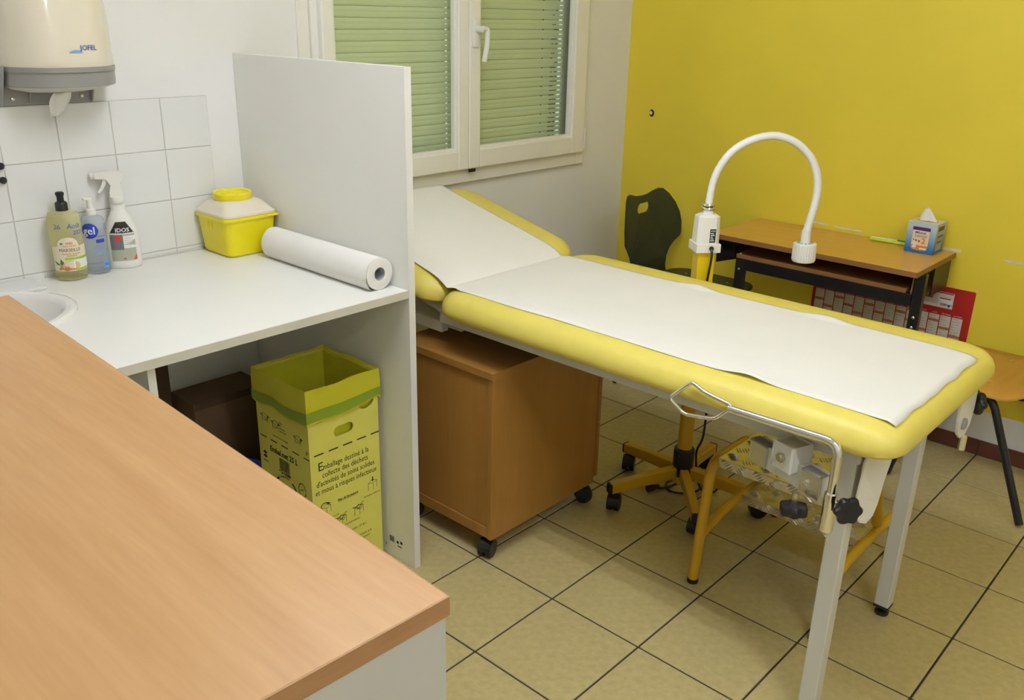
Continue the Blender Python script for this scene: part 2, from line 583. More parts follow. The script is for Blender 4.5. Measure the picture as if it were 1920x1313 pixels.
# skirting tiles
bs = thing('baseboard_right', 'dark red skirting tiles along the yellow wall', None, (XW, 0, 0), kind='structure')
y = YW
k = 0
while y > Y0 + .02:
    y2 = max(Y0, -0.632 + .33 * math.ceil((y - .001 + .632) / .33 - 1))
    bm = B(); box(bm, XW - .009, XW, y2 + .001, y - .001, 0.0005, .066, .0015, 1)
    part('skirting_tile', bm, M_base, bs)
    y = y2
bs = thing('baseboard_back', 'dark red skirting tiles along the white wall', None, (0, YW, 0), kind='structure')
x = XW - .01
while x > -0.48:
    x2 = max(-.49, x - .33)
    bm = B(); box(bm, x2 + .001, x - .001, YW - .009, YW, 0.0005, .066, .0015, 1)
    part('skirting_tile', bm, M_base, bs)
    x = x2

# ------------------------------------------------------------------ window
win = thing('window_1', 'white two-leaf window with a lowered roller shutter', None, (.5, YW, WZ0), kind='structure')
FY0, FY1 = YW - .022, YW + .05
def frame_bars(bm, x0, x1, z0, z1, wl, wr, wb, wt, ya, yb, bev=.004):
    box(bm, x0, x0 + wl, ya, yb, z0, z1, bev)
    box(bm, x1 - wr, x1, ya, yb, z0, z1, bev)
    box(bm, x0 + wl - .001, x1 - wr + .001, ya + .0005, yb, z0, z0 + wb, bev)
    box(bm, x0 + wl - .001, x1 - wr + .001, ya + .0005, yb, z1 - wt, z1, bev)
bm = B(); frame_bars(bm, WX0, WX1, WZ0, WZ1, .05, .05, .075, .05, FY0, FY1)
part('frame', bm, M_pvc, win)
bm = B(); box(bm, WX0 - .045, WX0, YW - .010, YW + .01, WZ0 - .0, WZ1, .003)
part('casing_strip', bm, M_pvc, win)
bm = B(); box(bm, WX1, WX1 + .028, YW - .006, YW + .01, WZ0 + .02, WZ1, .002)
part('casing_strip', bm, M_pvc, win)
SZ0, SZ1 = 1.052, 2.17
for (a, b, wl, wr) in ((-.205, .484, .052, .058), (.486, 1.234, .064, .090)):
    bm = B(); frame_bars(bm, a, b, SZ0, SZ1, wl, wr, .078, .078, FY0 - .024, FY0 + .02, .006)
    sash = part('sash', bm, M_pvc, win)
    ga, gb = a + wl, b - wr
    bm = B(); frame_bars(bm, ga - .002, gb + .002, SZ0 + .076, SZ1 - .076, .012, .012, .012, .012, FY0 - .012, FY0 + .012, .003)
    part('glazing_bead', bm, M_pvc, sash)
    bm = B(); box(bm, ga - .004, gb + .004, FY0 + .004, FY0 + .010, SZ0 + .07, SZ1 - .07)
    part('pane', bm, M_glass, sash)
    if a > 0:
        # handle
        hx, hz = .514, 1.578
        bm = B(); box(bm, hx - .015, hx + .015, FY0 - .036, FY0 - .023, hz - .055, hz + .05, .004)
        tube(bm, [(hx, FY0 - .03, hz + .012), (hx, FY0 - .066, hz + .012)], .012, 14)
        hd = part('handle', bm, M_wplast, sash, True)
        # lever: part of the handle mesh's own sash (third level)
        bm = B(); tube(bm, fillet([(hx, FY0 - .066, hz + .014), (hx + .026, FY0 - .068, hz + .012), (hx + .024, FY0 - .068, hz - .05), (hx + .012, FY0 - .064, hz - .108)], .02), .0105, 12, radii=None)
        part('handle_lever', bm, M_wplast, sash, True)
bm = B(); box(bm, 1.236, 1.250, FY0 - .016, FY0 + .006, 1.075, 1.155, .003); tube(bm, [(1.243, FY0 - .018, 1.07), (1.243, FY0 - .018, 1.16)], .006, 10)
part('hinge', bm, M_wplast, win)
bm = B(); box(bm, 1.238, 1.252, FY0 - .004, FY0 + .006, 1.062, 1.172, .002)
part('hinge_plate', bm, M_seal, win)
bm = B(); box(bm, .484, .520, FY0 - .027, FY0 - .02, SZ0 - .012, SZ0 + .002, .002)
part('latch_stop', bm, M_black, win)
# outer sill and shutter guide rails
bm = B(); box(bm, WX0 + .02, WX1 - .02, FY1, YW + .22, WZ0 + .012, WZ0 + .04)
part('outer_sill', bm, M_plaster, win)
SH = YW + .075
for gx in (WX0 + .025, WX1 - .065):
    bm = B(); box(bm, gx, gx + .04, SH - .016, SH + .016, WZ0 + .03, WZ1 - .01)
    part('guide_rail', bm, M_seal, win)
PITCH_S = .0400
b_ = B()
prof = [(-.0199, .0005), (-.0185, -.0030), (-.013, -.0046), (-.006, -.0050), (-.001, -.0046), (0.0005, -.0040), (.002, -.0046), (.007, -.0052), (.013, -.0046), (.0175, -.0034), (.0190, -.0020), (.0198, .0008)]
n_ = len(prof)
outl = [(y_, z_) for z_, y_ in prof] + [(y_ + .004 if k not in (0,) else y_ + .003, z_) for k, (z_, y_) in list(enumerate(prof))[::-1]]
prism(b_, outl, lambda u, v, t: (t, u, v), WX0 + .035, WX1 - .035)
me_s = finish(b_, 'shutter_slat', M_slat, False)
zz = WZ0 + .05
zs = []
while zz < WZ1 - .03:
    zs.append(zz); zz += PITCH_S
copies('shutter_slat', me_s, win, [(0, SH, z) for z in zs])
# added sheet behind the slats keeps the daylight out
bm = B(); box(bm, WX0 + .02, WX1 - .02, SH + .012, SH + .016, WZ0 + .03, WZ1)
part('shutter_light_block', bm, M_slat, win)
bmd, bml = B(), B()
for z in zs:
    for dz in (.0, .0196):
        yy = SH - .0056
        zc = z + dz + .0005
        for x in (1.055,) if dz else ():
            box(bmd, x - .002, x + .002, yy - .0004, yy + .0065, zc - .0022, zc + .0022)
        t = max(0, min(1, (1.75 - zc) / .6))
        x_ = 1.105 + .018 * (1 - t)
        for q in range(4):
            if random.random() < .15 + .8 * t:
                box(bmd, x_ + q * .012, x_ + q * .012 + .009, yy - .0004, yy + .0065, zc - .0020, zc + .0016)
        for x in (1.168, 1.180):
            box(bml, x - .003, x + .003, yy - .0004, yy + .0065, zc - .0022, zc + .0022)
        box(bml, .470 - .003, .473, yy - .0004, yy + .0065, zc - .0018, zc + .0018)
part('shutter_slots', bmd, M_slot, win, kind='stuff')  # solid dark boxes, the shade inside the slots is in their colour
part('shutter_glow_dots', bml, M_slot_glow, win, kind='stuff')  # glowing boxes stand in for daylight coming through the slots

# ceiling luminaires (real fixtures, out of the picture)
M_tube = mat('fluorescent_tube', (0.9, 0.9, 0.9), 0.4, emit=(LCOL, 1.0))
M_tube.node_tree.nodes['Principled BSDF'].inputs['Emission Strength'].default_value = LAMPS[0][1]
for i, ((lx, ly), lw) in enumerate(LAMPS):
    t = thing('ceiling_light', ('white twin-tube ceiling light over the examination table', 'white twin-tube ceiling light behind the viewer')[i], 'ceiling light', (lx, ly, CEIL - .10), 'ceiling lights')
    bm = B(); box(bm, lx - .055, lx + .055, ly - .62, ly + .62, CEIL - .055, CEIL - .001, .006)
    part('housing', bm, M_wsteel, t)
    for dx in (-.075, .075):
        bm = B(); tube(bm, [(lx + dx, ly - .58, CEIL - .075), (lx + dx, ly + .58, CEIL - .075)], .013, 8); part('tube', bm, M_tube, t)
        for e in (-.60, .58):
            bm = B()
            box(bm, lx + dx - .016, lx + dx + .016, ly + e, ly + e + .02, CEIL - .092, CEIL - .002, .002)
            box(bm, lx + min(0, dx), lx + max(0, dx), ly + e, ly + e + .02, CEIL - .05, CEIL - .01, .002)
            part('tube_holder', bm, M_wsteel, t)

# ================================================================== worktop side
CZ = 0.92
# worktop with the basin cut-out
SCX, SCY, SA, SB = -1.60, 0.945, 0.385, 0.245
hole = disc_pts(SCX, SCY, SA - .012, SB - .012, 48)
bm = B()
prism(bm, [(-2.30, .411), (-.5185, .411), (-.5185, YW - .0105), (-2.30, YW - .0105)], lambda u, v, t: (u, v, t), CZ - .023, CZ, holes=[hole])
wt = single('worktop', bm, M_lam, 'white laminate worktop with bottles and a paper roll on it', 'worktop')
bm = B(); box(bm, -2.30, -.5185, .4095, .4112, CZ - .0228, CZ - .0004)
part('edge_band', bm, mat('worktop_edge', (.66, .64, .54), .4), wt)
bm = B(); tube(bm, [(-.5185 - .02, YW - .013, CZ + .002), (-1.18, YW - .013, CZ + .002)], .0035, 6)
part('silicone_seal', bm, M_wgrout, wt)
# basin
sk = thing('wash_basin', 'white ceramic wash basin set into the worktop', 'sink', (SCX, SCY, CZ))
rings = []
for (s, z) in ((1.0, CZ - .001), (1.0, CZ + .006), (.985, CZ + .012), (.955, CZ + .014), (.925, CZ + .010), (.90, CZ - .004), (.86, CZ - .05), (.74, CZ - .10), (.45, CZ - .125), (.08, CZ - .13)):
    rings.append([(SCX + SA * s * math.cos(2 * PI * k / 56), SCY + SB * (s if s > .9 else s * .97) * math.sin(2 * PI * k / 56), z) for k in range(56)])
bm = B(); stack(bm, rings, False, True)
part('bowl', bm, M_ceramic, sk, True)
for k in range(5):
    bm = B(); box(bm, -1.218 - (k + 1) * .15, -1.2195 - k * .15, 1.098, YW - .0115, CZ + .0005, CZ + .009, .002)
    part('deck_tile', bm, M_wtile, sk)
bm = B(); lathe(bm, [(.028, 0), (.028, .004), (.02, .006), (.006, .003)], (SCX, SCY, CZ - .129), 20); part('drain', bm, M_chrome, sk, True)
bm = B(); tube(bm, fillet([(SCX, 1.15, CZ + .012), (SCX, 1.15, CZ + .16), (SCX, .98, CZ + .15), (SCX, .97, CZ + .12)], .05), .011, 12); part('tap', bm, M_chrome, sk, True)

# divider panel
pt = thing('divider_panel', 'tall white laminate divider panel at the end of the worktop', 'panel', (-.506, .815, 0))
bm = B(); box(bm, -.5175, -.4955, .4105, YW - .0015, 0.0008, 1.517, .0006, 1)
part('board', bm, M_lam, pt)
bm = B(); box(bm, -.5180, -.4950, .4085, .4107, 0.0005, 1.5175)
part('edge_band', bm, M_lam2, pt)
bm = B()
fS = lambda u, v: (-.5183, u, v)
rect(bm, .465, .530, .044, .078, fS)
st = part('sticker', bm, M_whiteink, pt)
bm = B()
fS2 = lambda u, v: (-.5187, u, v)
x = .528
while x > .505:
    w = random.choice((.0008, .0016)); rect(bm, x - w, x, .054, .076, fS2); x -= w + .001
rect(bm, .484, .494, .058, .068, fS2); rect(bm, .466, .477, .062, .072, fS2); rect(bm, .47, .49, .048, .052, fS2)
part('barcode', bm, M_ink, st)
bm = B(); lathe(bm, [(.0005, 0), (.004, 0), (.004, .002)], (-.5195, .545, .036), 10, 'X'); part('screw_cap', bm, M_dgrey, pt)

sp = thing('support_panel', 'white upright panel holding the worktop beside the basin', 'panel', (-1.266, .8, 0))
bm = B(); box(bm, -1.2745, -1.2565, .4275, .775, 0.0008, CZ - .0235, .0006, 1)
part('board', bm, M_lam, sp)
bm = B(); box(bm, -1.2748, -1.2562, .4260, .4277, 0.0005, CZ - .0236)
part('edge_band', bm, M_lam2, sp)

# cardboard under the worktop, leaning on the wall
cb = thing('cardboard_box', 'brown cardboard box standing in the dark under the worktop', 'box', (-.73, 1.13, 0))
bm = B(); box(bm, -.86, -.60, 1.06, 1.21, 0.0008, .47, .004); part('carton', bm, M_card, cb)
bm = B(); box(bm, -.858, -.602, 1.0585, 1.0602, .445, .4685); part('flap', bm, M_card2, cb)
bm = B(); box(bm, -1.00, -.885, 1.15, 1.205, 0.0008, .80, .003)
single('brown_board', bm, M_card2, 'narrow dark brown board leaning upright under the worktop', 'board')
bm = B(); lathe(bm, [(.06, .0008), (.078, .004), (.093, .245), (.098, .252), (.093, .256), (.086, .245), (.072, .012)], (-.80, .935, 0), 28, capt=True)
single('blue_bucket', bm, M_bluep, 'blue plastic bucket mostly hidden beside the yellow waste carton', 'bucket', smooth=True)

# ---------------------------------------------------------------- waste carton with liner
BX0, BX1, BY0, BY1, BZ = -.790, -.536, .542, .806, .648
bn = thing('waste_carton', 'yellow cardboard medical waste carton with printed French instructions', 'waste bin', ((BX0 + BX1) / 2, (BY0 + BY1) / 2, 0))
oval = [(-.6665 + p[0], .4965 + p[1]) for p in rrect(-.0355, .0355, -.0165, .0165, .0163, 6)]
halfL = disc_pts(-.748, .561, .032, .017, 14)
halfR = disc_pts(-.582, .560, .030, .024, 14)
bm = B()
prism(bm, [(BX0, .001), (BX1 - .012, .001), (BX1, .013), (BX1, BZ), (BX0, BZ)], lambda u, v, t: (u, t, v), BY0, BY0 + .004, holes=[oval, halfL, halfR])
front = part('front_panel', bm, M_bin, bn)
bm = B()
halfS = disc_pts(.672, .571, .034, .022, 14)
prism(bm, [(BY0 + .0041, .001), (BY1 - .0041, .001), (BY1 - .0041, BZ), (BY0 + .0041, BZ)], lambda u, v, t: (t, u, v), BX0, BX0 + .004, holes=[halfS])
left = part('side_panel', bm, M_bin, bn)
bm = B(); box(bm, BX1 - .004, BX1, BY0 + .0041, BY1 - .0041, .001, BZ); part('side_panel', bm, M_bin, bn)
bm = B(); box(bm, BX0, BX1, BY1 - .004, BY1, .001, BZ); part('back_panel', bm, M_bin, bn)
bm = B(); box(bm, BX0 + .005, BX1 - .005, BY0 + .005, BY1 - .005, .001, .005); part('bottom', bm, M_bing, bn)
# printing on the front
fF = lambda u, v: (u, BY0 - .0006, v)
bm = B()
for k in range(5):
    a = BX0 + .014 + k * .052
    rect(bm, a, min(a + .034, BX1), .4435, .4475, fF)
put_text(bm, 'E', .040, fF, (-.7655, .392), align='LEFT')
put_text(bm, 'mballage destiné à la', .0255, fF, (-.7475, .392), align='LEFT', sx=.80)
put_text(bm, 'collecte des déchets', .0255, fF, (-.667, .3665), sx=.81)
put_text(bm, "d'activités de soins solides", .0255, fF, (-.666, .341), sx=.80)
put_text(bm, 'et mous à risques infectieux', .0255, fF, (-.665, .3155), sx=.79)
put_text(bm, 'Plan de fermeture', .0105, fF, (-.663, .268), bold=.0002)
stroke(bm, [(-.700, .2655), (-.627, .2655)], .001, fF)
put_text(bm, 'Fermeture définitive', .008, fF, (-.572, .2385))
put_text(bm, 'Capacité utile : 21.6 L', .0115, fF, (-.648, .146))
put_text(bm, 'Conformément à la', .0115, fF, (-.625, .1135))
put_text(bm, 'norme en vigueur', .0115, fF, (-.628, .1005))
put_text(bm, 'Fermeture provisoire', .0085, fF, (-.660, .1755))
for kk, s in enumerate(('Ouverture du couvercle', 'puis rabattre', 'les languettes')):
    put_text(bm, s, .0085, fF, (-.742, .222 - kk * .009))
def boxicon(cx, cy, s, kind):
    stroke(bm, [(cx - s, cy - s * 1.1), (cx - s * .95, cy + s * .3), (cx + s * .1, cy + s * .05), (cx + s * .1, cy - s * 1.2)], .0012, fF)
    stroke(bm, [(cx + s * .1, cy + s * .05), (cx + s * .9, cy + s * .45), (cx + s * .9, cy - s * .9)], .0012, fF)
    stroke(bm, [(cx - s * .95, cy + s * .3), (cx - s * .2, cy + s * .75), (cx + s * .9, cy + s * .45)], .0012, fF)
    if kind == 0:
        poly(bm, [(cx - s * .1, cy + s * 1.35), (cx + s * .12, cy + s * 1.35), (cx + s * .12, cy + s * .8), (cx + s * .3, cy + s * .8), (cx, cy + s * .4), (cx - s * .3, cy + s * .8), (cx - s * .1, cy + s * .8)], fF)
    elif kind == 1:
        stroke(bm, disc_pts(cx - s * .3, cy + s * .6, s * .7, s * .5, 10, 40, 200), .003, fF)
        poly(bm, [(cx + s * .1, cy + s * 1.15), (cx + s * .95, cy + s * .75), (cx + s * .35, cy + s * .55)], fF)
    else:
        stroke(bm, [(cx - s * 1.4, cy + s * .55), (cx - s * .4, cy + s * .35), (cx - s * .1, cy + s * .7), (cx + s * .5, cy + s * .5)], .0022, fF)
        stroke(bm, [(cx - s * .6, cy - s * .2), (cx + s * .1, cy + s * .2), (cx + s * .6, cy + s * .9), (cx + s * 1.1, cy + s * 1.0)], .0014, fF)
        stroke(bm, [(cx - s * .4, cy + s * .1), (cx + s * .3, cy - s * .3), (cx + s * .7, cy + s * .1)], .0014, fF)
boxicon(-.744, .262, .018, 1); boxicon(-.568, .276, .018, 0); boxicon(-.690, .203, .018, 2); boxicon(-.624, .212, .018, 2)
stroke(bm, [(-.640, .005), (-.640, .058), (-.574, .058), (-.574, .005)], .002, fF)
part('printing', bm, M_ink, front)
# printing on the left side
fL = lambda u, v: (BX0 - .0006, BY0 + BY1 - u, v)     # u grows towards the viewer
bm = B()
for k in range(5):
    a = BY0 + .010 + k * .056
    rect(bm, a, min(a + .034, BY1), .4350, .4385, fL)
put_text(bm, 'Embal.net 25 L', .0265, fL, (.671, .398), bold=.0006, shear=.12, sx=.90)
x = .646
while x < .700:
    w = random.choice((.001, .0018, .0026)); rect(bm, x, x + w, .352, .390, fL); x += w + .0016
for s in (0, 1):
    poly(bm, [(.560, .369 + s * .013), (.572, .376 + s * .013), (.584, .369 + s * .013), (.572, .363 + s * .013)], fL)
rect(bm, .558, .586, .352, .355, fL)
stroke(bm, disc_pts(.675, .270, .062, .062, 18, -60, 60), .006, fL)
stroke(bm, disc_pts(.675, .270, .062, .062, 14, 75, 118), .003, fL)
stroke(bm, disc_pts(.675, .270, .062, .062, 18, 125, 215), .006, fL)
put_text(bm, 'À TRIER', .013, fL, (.676, .337), bold=.0003)
poly(bm, [(.630, .245), (.665, .305), (.700, .245), (.668, .262)], fL)
stroke(bm, [(.640, .345), (.660, .352), (.690, .349), (.705, .343), (.640, .345)], .0014, fL)
stroke(bm, disc_pts(.758, .322, .018, .022, 20, 0, 350), .003, fL)
stroke(bm, [(.748, .318), (.768, .328)], .002, fL)
for (cx, cy) in ((.585, .505), (.640, .498), (.752, .487)):
    stroke(bm, disc_pts(cx, cy, .015, .012, 10, 20, 330), .0012, fL)
    stroke(bm, [(cx - .016, cy - .018), (cx - .012, cy + .004), (cx + .008, cy - .006), (cx + .016, cy + .008), (cx + .014, cy - .018)], .0012, fL)
    poly(bm, [(cx - .022, cy + .004), (cx - .016, cy + .009), (cx - .016, cy)], fL)
    poly(bm, [(cx + .024, cy + .004), (cx + .017, cy + .009), (cx + .017, cy)], fL)
for kk in range(4):
    put_text(bm, ('Pliage', 'des', 'languettes', 'supérieures')[kk], .0075, fL, (.660, .508 - kk * .009), align='LEFT')
put_text(bm, 'Ouverture et montage', .0085, fL, (.660, .455))
put_text(bm, 'P', .022, fL, (.795, .448))
part('printing', bm, M_ink, left)
# liner: skirt over the rim and inside
def perim(s, off=0.0, r=.012):
    x0, x1, y0, y1 = BX0 - off, BX1 + off, BY0 - off, BY1 + off
    L_ = [(x0, y0), (x1, y0), (x1, y1), (x0, y1)]
    s = (s % 1.0) * 4
    i = int(s); f_ = s - i
    a, b = L_[i], L_[(i + 1) % 4]
    return a[0] + (b[0] - a[0]) * f_, a[1] + (b[1] - a[1]) * f_
def liner(s, t):
    nz = noise.noise(Vector((math.cos(2 * PI * s) * 1.8, math.sin(2 * PI * s) * 1.8, t * 2.2)))
    nz2 = noise.noise(Vector((math.cos(2 * PI * s) * 7, math.sin(2 * PI * s) * 7, t * 5 + 3)))
    rim = BZ + .010 + .006 * noise.noise(Vector((math.cos(2 * PI * s) * 2.5, math.sin(2 * PI * s) * 2.5, 7)))
    f4 = (s * 4) % 1.0
    corner = abs(f4 - .5) * 2                     # 1 at the corners
    if t < .5:                                     # outside, hem at t=0
        q = t / .5
        hem = .552 + .012 * nz + (.012 if s < .25 else 0) * (f4) - .006 * (1 - corner)
        z = hem + (rim - hem) * q
        off = .0035 + .0035 * (1 - q) + .0022 * nz2 * (1 - q) + .001
        if s < .25 or s > .75:
            off += .002 * (1 - q)
        x, y = perim(s, min(off, .006) if BX1 - .001 else off)
        x = min(x, -.5215)
        return (x, y, z)
    q = (t - .5) / .5
    off = -.006 - .03 * q * (.6 + .4 * nz) - .012 * max(0, nz2) * q * 1.5
    x, y = perim(s, off)
    return (x, y, rim - q * .42)
bm = B(); sheet(bm, 120, 26, liner, True)
bagring = [(BX0 + .05, BY0 + .05), (BX1 - .05, BY0 + .05), (BX1 - .05, BY1 - .05), (BX0 + .05, BY1 - .05)]
liner_o = single('bin_liner', bm, M_bag, 'yellow plastic liner folded over the rim of the waste carton', 'bin liner', smooth=True)
bm = B()
def band(s, t):
    p = liner(s, .03 + .14 * t)
    x, y = perim(s, .0078)
    x = min(x, -.5205)
    return (x, y, p[2])
sheet(bm, 120, 5, band, True)
part('green_band', bm, M_bagband, liner_o, True)

# ---------------------------------------------------------------- sharps container
sx0, sx1, sy0, sy1 = -.700, -.532, 1.035, 1.205
shp = thing('sharps_container', 'bright yellow sharps container with a translucent domed lid', 'container', ((sx0 + sx1) / 2, (sy0 + sy1) / 2, CZ))
def rr(x0, x1, y0, y1, r, z):
    return [(p[0], p[1], z) for p in rrect(x0, x1, y0, y1, r, 6)]
def grow(d, z, r):
    return rr(sx0 - d, min(sx1 + d, -.520), sy0 - d, min(sy1 + d, 1.2135), r, z)
zt = CZ + .128
bm = B(); stack(bm, [grow(-.010, CZ + .0008, .022), grow(-.003, CZ + .008, .024), grow(.006, zt - .02, .024), grow(.007, zt - .006, .024), grow(.007, zt, .024)], True, True)
part('tub', bm, M_sharps, shp, True)
bm = B(); stack(bm, [grow(.007, zt - .012, .024), grow(.0125, zt - .012, .026), grow(.0125, zt - .003, .026), grow(.007, zt - .001, .024)], True, True)
part('rim', bm, M_sharps, shp, True)
bm = B(); stack(bm, [grow(.0105, zt - .001, .026), grow(.0105, zt + .006, .026), grow(.005, zt + .009, .024), grow(-.002, zt + .018, .028), grow(-.010, zt + .030, .034), grow(-.022, zt + .039, .04), grow(-.045, zt + .043, .03)], True, True)
lid = part('lid', bm, M_lid, shp, True)
ccx, ccy = (sx0 + sx1) / 2 - .004, (sy0 + sy1) / 2 + .005
bm = B(); lathe(bm, [(.058, zt + .040), (.0605, zt + .044), (.0605, zt + .059), (.058, zt + .062), (.052, zt + .061), (.050, zt + .056), (.012, zt + .056), (.010, zt + .059), (.002, zt + .059)], (ccx, ccy, 0), 36)
cap = part('cap', bm, M_sharps, shp, True)
bm = B(); box(bm, ccx - .035, ccx + .035, ccy - .004, ccy + .004, zt + .055, zt + .061, .002); part('cap_bar', bm, M_sharps, cap)
for yy in (1.115, 1.135):
    bm = B(); box(bm, sx0 - .008, sx0 + .006, yy, yy + .008, zt - .045, zt - .022, .002)
    part('clip', bm, M_sharps, shp)
bm = B(); tube(bm, fillet([(sx1 - .03, sy0 - .012, zt - .008), (sx1 + .010, sy0 - .012, zt - .009), (sx1 + .010, sy0 + .03, zt - .009)], .01), .0025, 8); part('handle_loop', bm, M_sharps, shp, True)

# ---------------------------------------------------------------- paper roll
R = .0455
rcx, ry0, ry1 = -.570, .470, .985
rl = thing('paper_roll', 'white examination paper roll lying on the worktop', 'paper roll', (rcx, .73, CZ))
bm = B()
rz = CZ + R + .0005
outer = [(.0190, ry0), (.0197, ry0 - .0006), (R - .001, ry0 - .0006), (R, ry0), (R, ry1), (R - .001, ry1 + .0006), (.0197, ry1 + .0006), (.0190, ry1)]
lathe(bm, outer, (rcx, 0, rz), 48, 'Y', capb=False, capt=False)
wound = part('wound_paper', bm, M_rollp, rl, True)
bm = B(); lathe(bm, [(.0190, ry0 - .0004), (.0190, ry1), (.0172, ry1), (.0172, ry0 - .0004), (.0190, ry0 - .0004)], (rcx, 0, rz), 40, 'Y', capb=False, capt=False)
part('core', bm, M_core, rl, True)
bm = B()
def flap(u, v):
    th = math.radians(100 + 148 * u)
    rr_ = R + .0012 + .009 * max(0, u - .45) ** 1.2 * 1.7
    return (rcx + rr_ * math.cos(th), ry0 + .001 + (ry1 - ry0 - .002) * v, max(CZ + .0006, rz + rr_ * math.sin(th)))
sheet(bm, 22, 14, flap)
part('loose_end', bm, M_rollp, rl, True)
bm = B()
for k, r_ in enumerate((.0245, .029, .0335, .038)):
    lathe(bm, [(r_, ry0 - .0009), (r_ + .0004, ry0 - .0009)], (rcx, 0, rz), 40, 'Y', capb=False, capt=False)
part('layer_edges', bm, mat('paper_layer_line', (.66, .63, .57), .9), rl)

# ---------------------------------------------------------------- bottles
def cyl_map(cx, cy, a, b, rot, off=.0006):
    """(arc length u, height v) -> point on an elliptic body; u=0 faces angle rot"""
    m_ = (a + b) / 2
    def f(u, v):
        th = u / m_
        x, y = (a + off) * math.cos(th), (b + off) * math.sin(th)
        return (cx + x * math.cos(rot) - y * math.sin(rot), cy + x * math.sin(rot) + y * math.cos(rot), v)
    return f
# 1 soap
bx, by = -1.124, 1.163
toCam = math.atan2(CAM.y - by, CAM.x - bx)
so = thing('soap_bottle', 'clear pump bottle of yellow liquid soap with an almond label', 'bottle', (bx, by, CZ))
bm = B(); lathe(bm, [(.030, CZ + .0008), (.040, CZ + .003), (.0425, CZ + .012), (.0425, CZ + .165), (.042, CZ + .178), (.038, CZ + .188), (.026, CZ + .1935), (.013, CZ + .195)], (bx, by, 0), 40)
body = part('body', bm, M_soap, so, True)
bm = B(); lathe(bm, [(.0165, CZ + .194), (.0165, CZ + .214), (.014, CZ + .218), (.0095, CZ + .220), (.0090, CZ + .232), (.0115, CZ + .239), (.0115, CZ + .243), (.008, CZ + .246)], (bx, by, 0), 24)
part('pump', bm, M_black, so, True)
f = cyl_map(bx, by, .0425, .0425, toCam)
fo = lambda k: cyl_map(bx, by, .0425, .0425, toCam, .0006 + .0004 * k)
bm = B()
rect(bm, -.050, .060, CZ + .030, CZ + .100, f, 24)
for k in range(12):
    a, b = -.030 + k * .005, -.025 + k * .005
    h = lambda u: CZ + .100 + .026 * math.sqrt(max(0, 1 - ((u) / .030) ** 2))
    poly(bm, [(a, CZ + .0998), (b, CZ + .0998), (b, h(b)), (a, h(a))], f)
lab = part('label', bm, M_cream, so)
bm = B(); put_text(bm, 'MARSEILLE', .0125, fo(1), (0.004, CZ + .086), sx=.95); part('lettering', bm, M_ink, lab)
bm = B(); put_text(bm, 'mkl', .012, fo(1), (.004, CZ + .106)); put_text(bm, 'Savon liquide', .0062, fo(1), (.004, CZ + .100)); put_text(bm, 'Amande Surgras', .0072, fo(1), (.006, CZ + .0775)); part('red_lettering', bm, M_red, lab)
bm = B(); rect(bm, -.012, .060, CZ + .063, CZ + .069, fo(1), 14); rect(bm, .012, .060, CZ + .031, CZ + .037, fo(1), 10); rect(bm, -.006, .020, CZ + .0725, CZ + .0755, fo(1), 5); part('lime_band', bm, M_lime, lab)
bm = B(); rect(bm, .008, .060, CZ + .038, CZ + .062, fo(1), 10); part('white_panel', bm, M_whiteink, lab)
bm = B(); poly(bm, disc_pts(.002, CZ + .046, .024, .013, 18), fo(2)); part('almond', bm, M_almond2, lab)
bm = B(); poly(bm, [(-.032, CZ + .034), (-.024, CZ + .050), (-.010, CZ + .042), (.012, CZ + .034), (-.010, CZ + .031)], fo(3)); poly(bm, [(-.012, CZ + .046), (.016, CZ + .037), (-.002, CZ + .034)], fo(4)); part('almond_shell', bm, M_almond, lab)
bm = B(); poly(bm, [(-.026, CZ + .050), (-.024, CZ + .066), (-.016, CZ + .056), (-.018, CZ + .050)], fo(3)); poly(bm, [(-.046, CZ + .060), (-.036, CZ + .056), (-.026, CZ + .048), (-.036, CZ + .049)], fo(3)); poly(bm, disc_pts(-.016, CZ + .109, .004, .003, 10), fo(1)); part('leaves', bm, M_leaf, lab)
bm = B(); put_text(bm, '26   Août', .019, fo(0), (.006, CZ + .150), shear=.1); put_text(bm, '2025', .016, fo(0), (.034, CZ + .132), shear=.1); part('handwriting', bm, M_blue, body)
# 2 gel
bx, by = -1.043, 1.172
toCam = math.atan2(CAM.y - by, CAM.x - bx)
ge = thing('gel_bottle', 'clear hand gel bottle with white cap and blue print', 'bottle', (bx, by, CZ))
bm = B(); lathe(bm, [(.026, CZ + .0008), (.031, CZ + .003), (.0325, CZ + .010), (.0325, CZ + .140), (.031, CZ + .152), (.026, CZ + .162), (.016, CZ + .168), (.012, CZ + .170)], (bx, by, 0), 36)
body = part('body', bm, M_gel, ge, True)
bm = B(); lathe(bm, [(.0135, CZ + .168), (.0135, CZ + .184), (.009, CZ + .188), (.0085, CZ + .206), (.010, CZ + .210), (.010, CZ + .214)], (bx, by, 0), 20)
box(bm, bx - .018, bx + .006, by - .006, by + .006, CZ + .211, CZ + .219, .003)
part('cap', bm, M_wplast, ge, True)
fo = lambda k: cyl_map(bx, by, .0325, .0325, toCam, .0006 + .0004 * k)
bm = B()
for k in range(10):
    a, b = -.024 + k * .0048, -.024 + (k + 1) * .0048
    h = lambda u: .022 * math.sqrt(max(0, 1 - (u / .0241) ** 2))
    poly(bm, [(a - .012, CZ + .128 - h(a)), (b - .012, CZ + .128 - h(b)), (b - .012, CZ + .128 + h(b)), (a - .012, CZ + .128 + h(a))], fo(0))
rect(bm, .002, .026, CZ + .093, CZ + .103, fo(0), 5)
lab = part('blue_badge', bm, M_blue, body)
bm = B(); put_text(bm, 'gel', .030, fo(1), (-.013, CZ + .119), bold=.0004); part('lettering', bm, M_whiteink, lab)
bm = B()
rect(bm, .014, .034, CZ + .018, CZ + .038, fo(0), 4)
